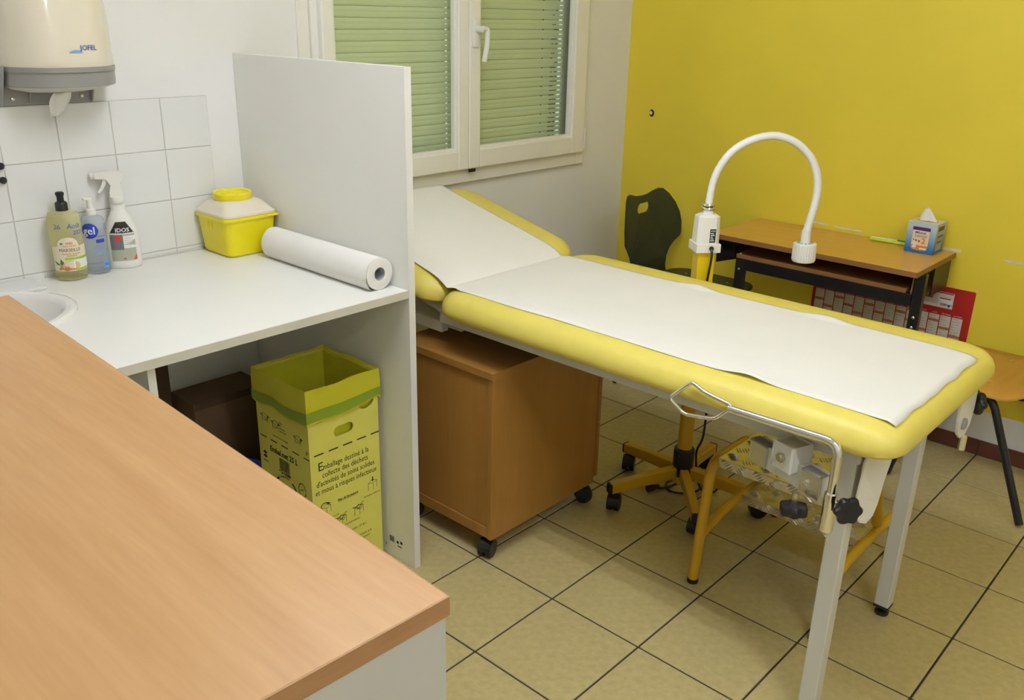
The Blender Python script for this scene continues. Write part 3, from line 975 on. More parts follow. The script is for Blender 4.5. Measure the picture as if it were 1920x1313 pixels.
for q in range(4):
    stroke(bm, [(-.006, CZ + .080 - q * .005), (.008, CZ + .082 - q * .006), (.024, CZ + .074 - q * .007)], .0016, fo(0))
stroke(bm, disc_pts(.014, CZ + .066, .012, .009, 10, 200, 380), .0016, fo(0))
part('hand_print', bm, M_cyan, body)
bm = B()
put_text(bm, 'antiseptique', .006, fo(0), (.016, CZ + .110)); put_text(bm, '30s', .012, fo(1), (.024, CZ + .024))
for q in range(5):
    rect(bm, .028, .040, CZ + .128 + q * .004, CZ + .1288 + q * .004, fo(0), 3)
part('small_lettering', bm, M_blue, body)
# 3 spray
bx, by = -.962, 1.178
toCam = math.radians(-112)
spb = thing('spray_bottle', 'white trigger spray bottle with a black and grey label', 'spray bottle', (bx, by, CZ))
rt = toCam + PI / 2       # wide axis
bm = B(); lathe(bm, [(.044, CZ + .0008), (.047, CZ + .004), (.0485, CZ + .015), (.0485, CZ + .075), (.046, CZ + .100), (.040, CZ + .125), (.030, CZ + .150), (.022, CZ + .165), (.019, CZ + .175), (.021, CZ + .182), (.019, CZ + .190), (.0175, CZ + .205)], (bx, by, 0), 40, a=1, b=.62, rot=rt)
body = part('body', bm, M_wplast, spb, True)
# trigger head in the plane of the wide axis, nozzle to the left
ux = Vector((math.cos(rt), math.sin(rt), 0))
if ux.x > 0:
    ux = -ux
nx = Vector((-ux.y, ux.x, 0))
def SPt(u, v, t):
    return Vector((bx, by, CZ)) + ux * u + nx * t + Vector((0, 0, v))
bm = B()
prism(bm, [(-.018, .200), (.016, .200), (.017, .222), (.012, .245), (.022, .262), (.050, .264), (.052, .280), (.030, .284), (-.012, .283), (-.026, .276), (-.024, .262), (-.014, .250), (-.018, .225)], lambda u, v, t: SPt(u, v, t), -.012, .012)
head = part('trigger_head', bm, M_wplast, spb)
bm = B(); tube(bm, [SPt(.050, .272, 0), SPt(.062, .272, 0)], .0095, 14); part('nozzle', bm, M_wplast, spb, True)
bm = B(); prism(bm, [(.020, .262), (.030, .262), (.033, .250), (.040, .236), (.048, .226), (.044, .222), (.034, .230), (.024, .246)], lambda u, v, t: SPt(u, v, t), -.006, .006); part('trigger', bm, M_wplast, spb)
bm = B(); lathe(bm, [(.0185, CZ + .192), (.020, CZ + .194), (.020, CZ + .210), (.0175, CZ + .212)], (bx, by, 0), 24); part('collar', bm, M_wplast, spb, True)
def label_map(k):
    def f(u, v):
        # front half of the flattened body, u across
        r_ = .0485
        for (z0_, ra), (z1_, rb) in zip(((0, .0485), (.075, .0485), (.100, .046), (.125, .040)), ((.075, .0485), (.100, .046), (.125, .040), (.150, .030))):
            if z0_ <= v <= z1_:
                r_ = ra + (rb - ra) * (v - z0_) / (z1_ - z0_)
        s = max(-.98, min(.98, u / r_))
        d = r_ * .62 * math.sqrt(1 - s * s) + .0007 + .0004 * k
        w = -ux * u
        fr = Vector((math.cos(toCam), math.sin(toCam), 0))
        p = Vector((bx, by, CZ + v)) + w + fr * d
        return p
    return f
bm = B(); [rect(bm, -.034, .034, .024 + q * .012, .036 + q * .012, label_map(0), 12) for q in range(7)]; lab = part('label', bm, M_lgrey, spb)
bm = B()
for q in range(3):
    v0, v1 = .106 + q * .011, .117 + q * .011
    w0, w1 = .033 - q * .0065, .033 - (q + 1) * .0065
    for k in range(10):
        s0, s1 = -1 + k * .2, -1 + (k + 1) * .2
        poly(bm, [(w0 * s0, v0), (w0 * s1, v0), (w1 * s1, v1), (w1 * s0, v1)], label_map(0))
lt = part('label_top', bm, M_ink, spb)
bm = B(); put_text(bm, 'IDOS', .0155, label_map(2), (.002, .1105), bold=.0003, sx=1.1); rect(bm, .002, .034, .062, .098, label_map(1), 6); rect(bm, -.034, .034, .104, .1062, label_map(1), 10); part('white_print', bm, M_whiteink, lab)
bm = B(); [rect(bm, -.033, .001, .058 + q * .011, .069 + q * .011, label_map(1), 6) for q in range(4)]; part('photo_print', bm, M_dlab, lab)
bm = B(); poly(bm, disc_pts(-.012, .092, .009, .008, 14), label_map(3)); poly(bm, [(.034, .026), (.034, .042), (.024, .026)], label_map(1)); poly(bm, disc_pts(0, .031, .004, .002, 10), label_map(1)); part('red_print', bm, M_red, lab)
bm = B()
for q in range(4):
    rect(bm, .005, .028 - .004 * (q % 2), .090 - q * .006, .0912 - q * .006, label_map(2), 4)
put_text(bm, 'sols', .005, label_map(2), (.018, .066))
part('small_print', bm, mat('grey_print', (.45, .43, .40), .7), lab)

# black wall plugs on the tiles
for (zz, i) in ((1.243, 0), (1.205, 1)):
    bm = B(); lathe(bm, [(.0085, 0), (.0095, -.004), (.0095, -.010), (.006, -.014), (.001, -.0145)], (-1.245, YW - .0096, zz), 14, 'Y')
    single('wall_plug', bm, M_black, ('upper black wall plug on the white tiles', 'lower black wall plug on the white tiles')[i], 'wall plug', 'black wall plugs', True)

# ---------------------------------------------------------------- towel dispenser
dx0, dx1 = -1.205, -.930
dcx = (dx0 + dx1) / 2
dp = thing('towel_dispenser', 'cream paper towel dispenser with a grey base on the wall', 'dispenser', (dcx, YW, 1.395))
bm = B()
box(bm, dx0 - .012, dx0 + .228, YW - .014, YW - .0005, 1.395, 1.56, .003)
prism(bm, [(YW - .013, 1.395), (YW - .013, 1.47), (YW - .07, 1.50), (YW - .06, 1.47), (YW - .018, 1.395)], lambda u, v, t: (t, u, v), dx0 - .012, dx0 - .008)
prism(bm, [(YW - .013, 1.395), (YW - .013, 1.47), (YW - .07, 1.50), (YW - .06, 1.47), (YW - .018, 1.395)], lambda u, v, t: (t, u, v), dx0 + .224, dx0 + .228)
prism(bm, [(YW - .013, 1.40), (YW - .013, 1.47), (YW - .05, 1.48), (YW - .018, 1.40)], lambda u, v, t: (t, u, v), dx0 + .06, dx0 + .063)
back = part('back_plate', bm, M_dgrey, dp)
for sx_ in (dx0 + .02, dx0 + .20):
    bm = B(); lathe(bm, [(.0045, -.014), (.0045, -.017), (.001, -.018)], (sx_, YW, 1.412), 12, 'Y')
    part('screw', bm, M_bolt, dp)
def dring(z, s=1.0, d=.150, dome=0.0, yb=None):
    """front outline: bowed towards the room"""
    yb = YW - .0145 if yb is None else yb
    hw = (dx1 - dx0) / 2 * s
    pts = []
    for k in range(25):
        a = -1 + 2 * k / 24
        bow = (1 - abs(a) ** 3.2)
        pts.append((dcx + hw * a, yb - d * (.40 + .60 * bow) * s, z))
    pts.append((dcx + hw, yb, z))
    pts.append((dcx - hw, yb, z))
    return pts
bm = B(); stack(bm, [dring(1.4970, 1.0, .150), dring(1.515, 1.0, .152), dring(1.60, .985, .148), dring(1.75, .95, .138), dring(1.82, .90, .12), dring(1.84, .80, .09)])
cov = part('cover', bm, M_disp, dp, True)
bm = B(); stack(bm, [dring(1.448, .995, .150), dring(1.484, 1.0, .153), dring(1.485, 1.012, .155), dring(1.4968, 1.012, .156)])
part('grey_base', bm, M_dgrey, dp, True)
bm = B(); stack(bm, [dring(1.447, .98, .145), dring(1.437, .85, .125), dring(1.428, .55, .09), dring(1.424, .22, .05)])
part('lower_dome', bm, mat('pale_grey_plastic', (.62, .59, .52), .3), dp, True)
def dfront(u, v):
    a = (u - dcx) / ((dx1 - dx0) / 2)
    return (u, YW - .0145 - .1515 * (.40 + .60 * (1 - abs(a) ** 3.2)) - .0012, v)
bm = B(); put_text(bm, 'JOFEL', .0175, dfront, (dcx + .036, 1.5395), bold=.0001, sx=1.0); lt = part('lettering', bm, M_blue, cov)
bm = B()
for k in range(6):
    a, b = dcx - .016 + k * .006, dcx - .010 + k * .006
    h = lambda u: .006 * math.sin(max(0, min(1, (u - dcx + .016) / .036)) * PI)
    poly(bm, [(a, 1.533), (b, 1.533), (b, 1.534 + h(b)), (a, 1.534 + h(a))], dfront)
part('logo_wave', bm, M_cyan, cov)
# paper tongue hanging out
bm = B()
def tongue(u, v):
    w = .050 * (1 - .40 * v) * (.8 + .5 * math.sin(PI * min(1, v * 1.1)) * .6)
    return (dcx - .012 - .020 * v + (u - .5) * w * 2 * .62, YW - .075 + .006 * math.sin(u * 9) + .012 * v, 1.430 - .062 * v + .006 * (u - .5))
sheet(bm, 12, 8, tongue)
o = single('paper_towel', bm, M_rollp, 'white paper towel hanging from the dispenser', 'paper towel', smooth=True)
md = o.modifiers.new('thickness', 'SOLIDIFY'); md.thickness = .0012

# ================================================================== tall cabinet in front (beech top)
KZ = 1.135
kx, ky0, ky1 = -1.600, -.890, .378
kx2 = -2.42
cbn = thing('tall_cabinet', 'white cabinet with a large beech top in the foreground', 'cabinet', ((kx + kx2) / 2, (ky0 + ky1) / 2, 0))
ang = math.radians(-2.7)
piv = Vector((kx, ky0, 0))
rotk = Matrix.Rotation(ang, 3, 'Z')
bm = B(); box(bm, kx2, kx, ky0, ky1, KZ - .0225, KZ, .0015, 2, rotk, piv)
top = part('top', bm, M_beech, cbn)
bm = B(); box(bm, kx2, kx - .0003, ky0 - .0012, ky0 + .0005, KZ - .0222, KZ - .0008, 0, 2, rotk, piv)
part('edge_band', bm, M_beech_e, top)
bm = B(); box(bm, kx - .0005, kx + .0012, ky0 - .001, ky1, KZ - .0222, KZ - .0008, 0, 2, rotk, piv)
part('edge_band', bm, M_beech_e, top)
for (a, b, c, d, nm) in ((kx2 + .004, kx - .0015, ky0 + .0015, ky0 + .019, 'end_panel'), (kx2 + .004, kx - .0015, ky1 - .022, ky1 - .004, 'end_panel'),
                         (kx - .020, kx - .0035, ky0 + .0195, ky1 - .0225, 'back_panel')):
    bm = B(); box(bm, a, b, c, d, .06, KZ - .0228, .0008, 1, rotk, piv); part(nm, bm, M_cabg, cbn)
bm = B(); box(bm, kx2 + .03, kx - .03, ky0 + .03, ky1 - .03, 0.0008, .059, 0, 1, rotk, piv); part('plinth', bm, M_lam2, cbn)
ymid = (ky0 + ky1) / 2
for (a, b) in ((ky0 + .020, ymid - .0015), (ymid + .0015, ky1 - .023)):
    bm = B(); box(bm, kx2 + .002, kx2 + .020, a, b, .062, KZ - .026, .001, 1, rotk, piv); dr = part('door', bm, M_lam, cbn)
    hy = b - .05 if a < ymid - .1 else a + .05
    bm = B(); tube(bm, [rotk @ (Vector(p) - piv) + piv for p in ((kx2 + .002, hy, .74), (kx2 - .024, hy, .74), (kx2 - .024, hy, .60), (kx2 + .002, hy, .60))], .005, 8); part('handle', bm, M_chrome, dr)

# ================================================================== pedestal under the table
px0, px1, py0, py1 = -.323, .212, .265, .690
pz0, pz1 = .078, .655
pd = thing('drawer_pedestal', 'beech drawer pedestal on black castors under the examination table', 'drawer unit', ((px0 + px1) / 2, (py0 + py1) / 2, 0))
bm = B(); box(bm, px0, px1 - .004, py0, py0 + .018, pz0, pz1 - .0245, .0008, 1); part('side_panel', bm, M_ped, pd)
bm = B(); box(bm, px0, px1 - .004, py1 - .018, py1, pz0, pz1 - .0245, .0008, 1); part('side_panel', bm, M_ped, pd)
bm = B(); box(bm, px0 + .006, px0 + .014, py0 + .0185, py1 - .0185, pz0 + .04, pz1 - .0245); part('back_panel', bm, M_ped, pd)
bm = B(); box(bm, px0 + .0005, px0 + .03, py0 + .0185, py1 - .0185, pz0 + .002, pz0 + .038, .001); part('bottom_rail', bm, M_ped, pd)
bm = B(); box(bm, px0 - .004, px1, py0 - .003, py1 + .003, pz1 - .024, pz1, .0012, 1); part('top', bm, M_pedtop, pd)
bm = B(); box(bm, px0 + .02, px1 - .008, py0 + .019, py1 - .019, pz0 + .002, pz0 + .018); part('base_board', bm, M_ped, pd)
for (a, b) in ((.098, .308), (.312, .522), (.526, .628)):
    bm = B(); box(bm, px1 + .004, px1 + .021, py0 + .002, py1 - .002, a, b, .0015, 1); dw = part('drawer', bm, M_ped, pd)
    bm = B(); tube(bm, [(px1 + .021, .42, b - .035), (px1 + .04, .42, b - .035), (px1 + .04, .54, b - .035), (px1 + .021, .54, b - .035)], .004, 8); part('handle', bm, M_chrome, dw)
def castor(bm, x, y, z, r, ang, w=.018):
    """twin wheel castor: two wheels, hood and stem; z = top"""
    d = Vector((math.cos(ang), math.sin(ang), 0)); n = Vector((-d.y, d.x, 0))
    c = Vector((x, y, 0)) + d * r * .55
    for s in (-1, 1):
        tube(bm, [c + n * s * .004 + Vector((0, 0, r + .0008)), c + n * s * (.004 + w) + Vector((0, 0, r + .0008))], r, 22)
    pts = []
    for k in range(9):
        a = math.radians(-20 + 200 * k / 8)
        pts.append(c + d * (-math.cos(a)) * r * 1.08 + Vector((0, 0, r + math.sin(a) * r * 1.12)))
    for p, q in zip(pts[:-1], pts[1:]):
        va = [bm.verts.new(p + n * s) for s in (-w * .9, w * .9)] + [bm.verts.new(q + n * s) for s in (w * .9, -w * .9)]
        bm.faces.new(va)
    tube(bm, [Vector((x, y, r * 1.3)), Vector((x, y, z))], .007, 10)
    return bm
for (x, y, a) in ((px0 + .035, py0 + .04, 200), (px1 - .035, py0 + .04, 320), (px0 + .035, py1 - .04, 160), (px1 - .035, py1 - .04, 20)):
    bm = B(); castor(bm, x, y, pz0 + .002, .030, math.radians(a)); part('castor', bm, M_black, pd, True)

# ================================================================== examination table
EX0, EX1, EY0, EY1 = -.343, .408, -.896, .512
PB, PT = .780, .866
et = thing('examination_table', 'examination table with pale yellow padding and white legs', 'examination table', (.04, -.2, 0))
def pad(bm, x0, x1, y0, y1, rc, zb, zt, mtx=None):
    prof = ((.030, 0.0), (.012, .004), (.002, .014), (0.0, .026), (.0015, .040), (.008, .056), (.020, .070), (.038, .079), (.065, .0845), (.11, .087))
    H = (zt - zb) / .087
    rings = []
    for ins, h in prof:
        ring = [(p[0], p[1], zb + h * H) for p in rrect(x0 + ins, x1 - ins, y0 + ins, y1 - ins, max(.02, rc - ins * .5), 9)]
        rings.append([mtx @ Vector(p) for p in ring] if mtx else ring)
    stack(bm, rings)
bm = B(); pad(bm, EX0, EX1, EY0, EY1, .080, PB, PT)
part('seat_pad', bm, M_vinyl, et, True)
HA = math.radians(13.5)
HM = Matrix.Translation((0, EY1 + .004, PB + .012)) @ Matrix.Rotation(HA, 4, 'X')
HL = .640
bm = B(); pad(bm, EX0 + .002, EX1 - .002, 0.004, HL, .105, 0.0, PT - PB, HM)
part('back_pad', bm, M_vinyl, et, True)
# frame
RZ0, RZ1 = .728, .768
for x in (-.262, .302):
    bm = B(); box(bm, x, x + .028, -.80, .56, RZ0, RZ1, .003); part('rail', bm, M_wsteel, et)
for y in (-.80, .0, .53):
    bm = B(); box(bm, -.233, .301, y, y + .03, RZ0 + .002, RZ1 - .002, .003); part('cross_rail', bm, M_wsteel, et)
bm = B(); box(bm, -.285, .36, -.835, .47, RZ1 + .0005, PB + .001); part('seat_board', bm, M_black, et)
for x in (-.262, .302):
    bm = B()
    p0 = HM @ Vector((0, .02, -.030)); p1 = HM @ Vector((0, .60, -.030))
    tube(bm, [(x + .014, p0.y, p0.z), (x + .014, p1.y, p1.z)], .02, 4)
    part('back_rail', bm, M_wsteel, et)
bm = B(); box(bm, -.225, .295, .50, 1.06, .70, .727, .003); part('back_support', bm, M_wsteel, et)
for (x, y) in ((-.238, -.772), (.300, -.752), (-.238, .985), (.300, .985)):
    bm = B(); box(bm, x - .021, x + .021, y - .021, y + .021, .036, RZ1 if y < 0 else .70, .003); leg = part('leg', bm, M_wsteel, et)
    bm = B(); box(bm, x - .0215, x + .0215, y - .0215, y + .0215, .028, .037, .001); lathe(bm, [(.006, .012), (.006, .030)], (x, y, 0), 10); lathe(bm, [(.018, .0008), (.020, .004), (.020, .010), (.012, .015)], (x, y, 0), 20)
    part('foot', bm, M_black, leg, True)
for x in (-.238, .300):
    bm = B(); box(bm, x - .015, x + .015, .56, .985, .69, .727, .003); part('side_bar', bm, M_wsteel, et)

# stirrup holder near the viewer
def oriented(bm, c, ax, sx_, sy_, sz_, bev=.002):
    a = Vector(ax).normalized(); n = Vector((-a.y, a.x, 0)).normalized(); u = a.cross(n)
    r = Matrix((a, n, u)).transposed()
    box(bm, c[0] - sx_ / 2, c[0] + sx_ / 2, c[1] - sy_ / 2, c[1] + sy_ / 2, c[2] - sz_ / 2, c[2] + sz_ / 2, bev, 2, r, Vector(c))
axb = (-.06, -.175, 0)
c0 = Vector((-.292, -.655, .683))
clm = bm = B(); oriented(bm, c0, axb, .205, .034, .052, .003); clamp = part('clamp_bar', bm, M_wsteel, et)
a_ = Vector(axb).normalized(); n_ = Vector((-a_.y, a_.x, 0))
if n_.x > 0:
    n_ = -n_
for s in (-.082, .082):
    c = c0 + a_ * s + n_ * .0185
    bm = B(); oriented(bm, c, axb, .052, .004, .053, .002); pl = part('end_plate', bm, M_plate, et)
    bm = B(); oriented(bm, c + Vector((0, 0, .0275)) - n_ * .01, axb, .052, .028, .0025, .001); part('end_plate_top', bm, M_dgrey, et)
bm = B(); lathe(bm, [(.005, -.004), (.005, .002)], c0 + a_ * .072 + n_ * .0225 + Vector((0, 0, .0)), 10, 'X'); part('screw', bm, M_chrome, et)
cb_ = c0 + n_ * .012 + Vector((0, 0, .040)) + a_ * .012
bm = B(); oriented(bm, cb_, axb, .056, .060, .056, .004); blk = part('clamp_block', bm, M_wsteel, et)
bm = B()
hc = cb_ + n_ * .031
hexp = [(math.cos(k * PI / 3), math.sin(k * PI / 3)) for k in range(6)]
stack(bm, [[hc + a_ * (p[0] * .0125) + Vector((0, 0, p[1] * .0125)) + n_ * d for p in hexp] for d in (0, .007)])
tube(bm, [hc, hc + n_ * .011], .007, 12)
part('hex_bolt', bm, M_bolt, blk)
def knob(bm, c, ax, r=.030, h=.022):
    ax = Vector(ax).normalized()
    u = ax.cross(Vector((0, 0, 1)) if abs(ax.z) < .9 else Vector((1, 0, 0))).normalized(); w = ax.cross(u)
    rings = []
    for (s, d) in ((.55, 0), (.92, .004), (1.0, .008), (1.0, h - .006), (.9, h - .001), (.4, h)):
        rings.append([Vector(c) + ax * d + (u * math.cos(2 * PI * k / 42) + w * math.sin(2 * PI * k / 42)) * r * s * (1 + .10 * math.cos(6 * 2 * PI * k / 42)) for k in range(42)])
    stack(bm, rings)
# rod (chrome) with the loop
rx = -.358
rod = fillet([(rx, -.784, .630), (rx, -.784, .812), (rx, -.520, .808)], .034, 8)
sg = thing('leg_stirrup', 'chrome leg stirrup bar with a wire loop on the near side', 'stirrup', (rx, -.65, .62))
bm = B(); tube(bm, rod, .0102, 18); part('bar', bm, M_chrome, sg, True)
loop = fillet([(rx, -.523, .808), (rx - .006, -.488, .772), (rx - .012, -.412, .762), (rx - .012, -.366, .790), (rx + .004, -.415, .842), (rx + .004, -.452, .826), (rx, -.522, .818), (rx, -.527, .806)], .012, 5)
bm = B(); tube(bm, loop[:-1], .0048, 12, closed=True); part('loop', bm, M_chrome, sg, True)
bm = B(); tube(bm, [(rx, -.784, .600), (rx, -.784, .692)], .0145, 18); tube(bm, [(rx + .001, -.784, .66), (rx + .03, -.776, .66)], .010, 12)
part('socket', bm, M_chrome, et, True)
k1 = Vector((-.352, -.703, .655))
bm = B(); tube(bm, [k1 + Vector((0, 0, .004)), k1 + Vector((.0, .0, -.022))], .0075, 12); part('knob_stem', bm, M_bolt, et, True)
bm = B(); knob(bm, k1 + Vector((0, 0, -.022)), (-.12, -.10, -1), .030, .030); part('star_knob', bm, M_black, et, True)
k2 = Vector((-.350, -.797, .668))
bm = B(); tube(bm, [k2, k2 + Vector((-.012, -.022, .002))], .008, 12); part('knob_stem', bm, M_bolt, et, True)
bm = B(); knob(bm, k2 + Vector((-.012, -.022, .003)), (-.62, -.78, .05), .030, .022); part('star_knob', bm, M_black, et, True)
# white holder plates under the foot end
PW = lambda u, v, t: (u, -.812 + t - .02 * max(0, (.66 - v)) / .1, v)
bm = B(); prism(bm, [(-.250, .779), (-.045, .779), (-.070, .700), (-.115, .645), (-.165, .600), (-.195, .583), (-.235, .580), (-.268, .595), (-.282, .618), (-.275, .66), (-.262, .72)], PW, 0, .004)
part('holder_plate', bm, M_wplast, et)
PF = lambda u, v, t: (u, -.846 + t, v)
bm = B(); prism(bm, [(.298, .779), (.420, .779), (.432, .716), (.438, .655), (.424, .612), (.395, .592), (.352, .595), (.318, .618), (.300, .66)], PF, 0, .006)
fp = part('holder_plate', bm, M_wplast, et)
bm = B(); lathe(bm, [(.0165, .0), (.0165, -.006), (.012, -.009), (.001, -.009)], (.350, -.846, .640), 20, 'Y'); part('plate_cap', bm, M_core, et, True)
bm = B(); tube(bm, [(.372, -.850, .596), (.372, -.850, .556)], .010, 14); part('plate_pin', bm, M_chrome, et, True)
bm = B(); tube(bm, [(.425, -.835, .668), (.452, -.835, .668)], .007, 10); part('knob_stem', bm, M_bolt, et, True)
bm = B(); knob(bm, (.450, -.835, .668), (.8, -.6, 0), .033, .024); part('star_knob', bm, M_black, et, True)

# paper sheet over the pads
def pad_top(x, y):
    """height of the padding at a place"""
    def sec(u0, u1, u):
        d = min(u - u0, u1 - u)
        pr = ((0, .026), (.0015, .040), (.008, .056), (.020, .070), (.038, .079), (.065, .0845), (.11, .087))
        if d <= 0: return .026
        for (a, ha), (b, hb) in zip(pr[:-1], pr[1:]):
            if a <= d <= b: return ha + (hb - ha) * (d - a) / (b - a)
        return .087
    hx = sec(EX0, EX1, x)
    if y < EY1 - .002:
        return PB + min(hx, sec(EY0, EY1, y)) * (PT - PB) / .087
    return None
def paper(u, v):
    L_tot = .905 - .872 * 0
    x = -.288 + .553 * u
    edge = min(u, 1 - u)
    wob = .004 * noise.noise(Vector((v * 9, u * 3, 1.5))) * max(0, 1 - edge * 6)
    ya = -.868 + .004 * noise.noise(Vector((u * 8, 0, 4)))
    s = v * (1.377 + .635)
    if s < 1.377:
        y = ya + s * ((EY1 - .004) - ya) / 1.377
        z = max(pad_top(min(max(x, EX0 + .03), EX1 - .03), y), PB + .068) if y > EY0 + .02 else PT
        z = min(z, PT)
        k = y - (EY1 - .05)
        if y > EY1 - .060:
            z = PT - (.012 * ((y - EY1 + .060) / .060) ** 2)
        lift = .0022
        lift += .0022 * max(0, noise.noise(Vector((x * 5, y * 3.5, 0))))
        if u < .03:
            lift += .010 * math.exp(-((y + .52) / .05) ** 2)
        if u > .97:
            lift += .008 * math.exp(-((y + .05) / .05) ** 2) + .008 * math.exp(-((y + .47) / .05) ** 2)
        if v < .01:
            lift += .002
        return (x + wob, y, z + lift)
    q = (s - 1.377)
    p = HM @ Vector((x + wob, .012 + q * .985, PT - PB + .0022))
    if q < .06:
        p.z -= .012 * (1 - q / .06) ** 2
    return p
bm = B(); sheet(bm, 46, 110, paper)
o = single('paper_sheet', bm, M_paper, 'white examination paper sheet spread along the table', 'paper sheet', smooth=True)
md = o.modifiers.new('thickness', 'SOLIDIFY'); md.thickness = .0006; md.offset = 1

# ================================================================== step stool
ss = thing('step_stool', 'two-step stool with chequer plate treads and yellow tube frame', 'step stool', (.3, -.44, 0))
T = .0160
UZ, LZ = .418, .215
sa, sb = -.260, -.662
for y in (sa, sb):
    bm = B(); tube(bm, fillet([(.042, y, .012), (.072, y, .30), (.085, y, UZ - .012), (.335, y, UZ - .014), (.400, y, LZ + .01)], .075, 8), T, 14)
    part('upper_frame', bm, M_ytube, ss, True)
    bm = B(); tube(bm, fillet([(.062, y, LZ - .05), (.20, y, LZ - .018), (.565, y, LZ - .018), (.592, y, .012)], .05, 8), T, 14)
    part('lower_frame', bm, M_ytube, ss, True)
    for x in (.042, .592):
        bm = B(); lathe(bm, [(T + .001, .0008), (T + .0015, .003), (T + .0015, .014), (T * .9, .016)], (x, y, 0), 16); part('rubber_tip', bm, M_black, ss, True)
for (x0, x1, z, nm) in ((.098, .345, UZ, 'upper'), (.285, .545, LZ, 'lower')):
    bm = B(); box(bm, x0, x1, sb + .012, sa - .012, z - .004, z, .001, 1); box(bm, x0, x0 + .003, sb + .012, sa - .012, z - .030, z - .002, .001, 1); box(bm, x1 - .003, x1, sb + .012, sa - .012, z - .030, z - .002, .001, 1)
    tr = part('tread', bm, M_alu, ss)
    bm = B()
    def bar(cx, cy, a, mp):
        l, w, h = .0165, .0032, .0036
        ca, sa_ = math.cos(a), math.sin(a)
        P_ = [(-l, 0, 0), (0, -w, 0), (l, 0, 0), (0, w, 0), (-l * .5, 0, h), (l * .5, 0, h)]
        V = [bm.verts.new(Vector(mp(cx + p[0] * ca - p[1] * sa_, cy + p[0] * sa_ + p[1] * ca, p[2]))) for p in P_]
        for q in ((0, 1, 5, 4), (1, 2, 5), (2, 3, 4, 5), (3, 0, 4)):
            bm.faces.new([V[i] for i in q])
    cell = .048
    def fill(u0, u1, v0, v1, mp):
        ni, nj = max(1, int((u1 - u0) / cell)), max(1, int((v1 - v0) / cell))
        for i in range(ni):
            for j in range(nj):
                cx, cy = u0 + (i + .5) * (u1 - u0) / ni, v0 + (j + .5) * (v1 - v0) / nj
                a = PI / 4 if (i + j) % 2 else -PI / 4
                for k in range(-2, 3):
                    d = k * .0088
                    bar(cx - math.sin(a) * d, cy + math.cos(a) * d, a, mp)
    fill(x0 + .004, x1 - .004, sb + .016, sa - .016, lambda u, v, h: (u, v, z + h - .0002))
    fill(z - .036, z + .004, sb + .016, sa - .016, lambda u, v, h: (x0 - h + .0002, v, max(z - .0295, min(z - .001, u))))
    part('tread_pattern', bm, M_alu, tr, kind='stuff')
    for y in (sa - .008, sb + .008):
        bm = B(); box(bm, x0 + .01, x1 - .01, y - .004, y + .004, z - .028, z - .004); part('side_plate', bm, M_alu, ss)

# ================================================================== lamp stand
lx, ly = .468, .058
lm = thing('examination_lamp', 'white gooseneck examination lamp on a yellow five-arm castor stand', 'lamp', (lx, ly, 0))
bm = B(); tube(bm, [(lx, ly, .10), (lx, ly, .60)], .0265, 24); part('post', bm, M_ytube, lm, True)
bm = B(); box(bm, lx - .029, lx + .029, ly - .029, ly + .029, .56, .935, .003, 2, Matrix.Rotation(math.radians(-40), 3, 'Z'), Vector((lx, ly, .7))); part('square_post', bm, M_ypost, lm)
bm = B(); lathe(bm, [(.028, .085), (.036, .095), (.038, .185), (.036, .196), (.027, .20)], (lx, ly, 0), 28); part('hub', bm, M_black, lm, True)
bm = B(); tube(bm, [(lx - .05, ly - .01, .185), (lx - .034, ly - .006, .180)], .004, 8); part('lock_screw', bm, M_black, lm, True)
bm = B(); lathe(bm, [(.030, .062), (.036, .066), (.036, .09), (.028, .092)], (lx, ly, 0), 24); part('hub_base', bm, M_ytube, lm, True)
for k in range(5):
    a = math.radians((80, 152, 222, 284, 8)[k])
    d = Vector((math.cos(a), math.sin(a), 0)); n = Vector((-d.y, d.x, 0))
    e = .288
    bm = B()
    rings = []
    for (s, zc, hh) in ((.02, .104, .024), (.15, .096, .022), (e, .080, .019)):
        c = Vector((lx, ly, zc)) + d * s
        rings.append([c + n * p[0] * .0155 + Vector((0, 0, p[1] * hh)) for p in rrect(-1, 1, -1, 1, .3, 3)])
    stack(bm, rings)
    arm = part('arm', bm, M_ytube, lm)
    bm = B(); c = Vector((lx, ly, .080)) + d * e
    stack(bm, [[c + d * q + n * p[0] * .0162 * s + Vector((0, 0, p[1] * .0197 * s)) for p in rrect(-1, 1, -1, 1, .3, 3)] for q, s in ((-.002, 1), (.004, 1), (.008, .8))]); part('end_cap', bm, M_black, arm)
    bm = B(); cpos = Vector((lx, ly, 0)) + d * (e - .022)
    castor(bm, cpos.x, cpos.y, .068, .0300, a + (2.2, .9, 2.6, .4, 1.4)[k], .018); part('castor', bm, M_black, arm, True)
# transformer housing
rot = Matrix.Rotation(math.radians(-40), 3, 'Z'); ctr = Vector((lx, ly, .95))
def hring(w, z, ch):
    pts = [(-w, -w + ch), (-w + ch, -w), (w - ch, -w), (w, -w + ch), (w, w - ch), (w - ch, w), (-w + ch, w), (-w, w - ch)]
    return [rot @ Vector((p[0], p[1], 0)) + Vector((lx, ly, z)) for p in pts]
bm = B(); stack(bm, [hring(.038, .958, .014), hring(.036, 1.045, .016), hring(.026, 1.052, .014)]); part('transformer', bm, M_wplast, lm)
bm = B(); stack(bm, [hring(.041, .930, .001), hring(.041, .957, .001), hring(.039, .9585, .001)]); part('transformer_base', bm, M_wplast, lm)
bm = B(); lathe(bm, [(.018, 1.05), (.017, 1.062), (.0175, 1.064)], (lx, ly, 0), 20); part('neck_collar', bm, M_wplast, lm, True)
for z in (1.066, 1.078):
    bm = B(); lathe(bm, [(.015, z - .002), (.0205, z), (.022, z + .004), (.0205, z + .008), (.015, z + .010)], (lx, ly, 0), 24)
    part('neck_nut', bm, M_chrome, lm, True)
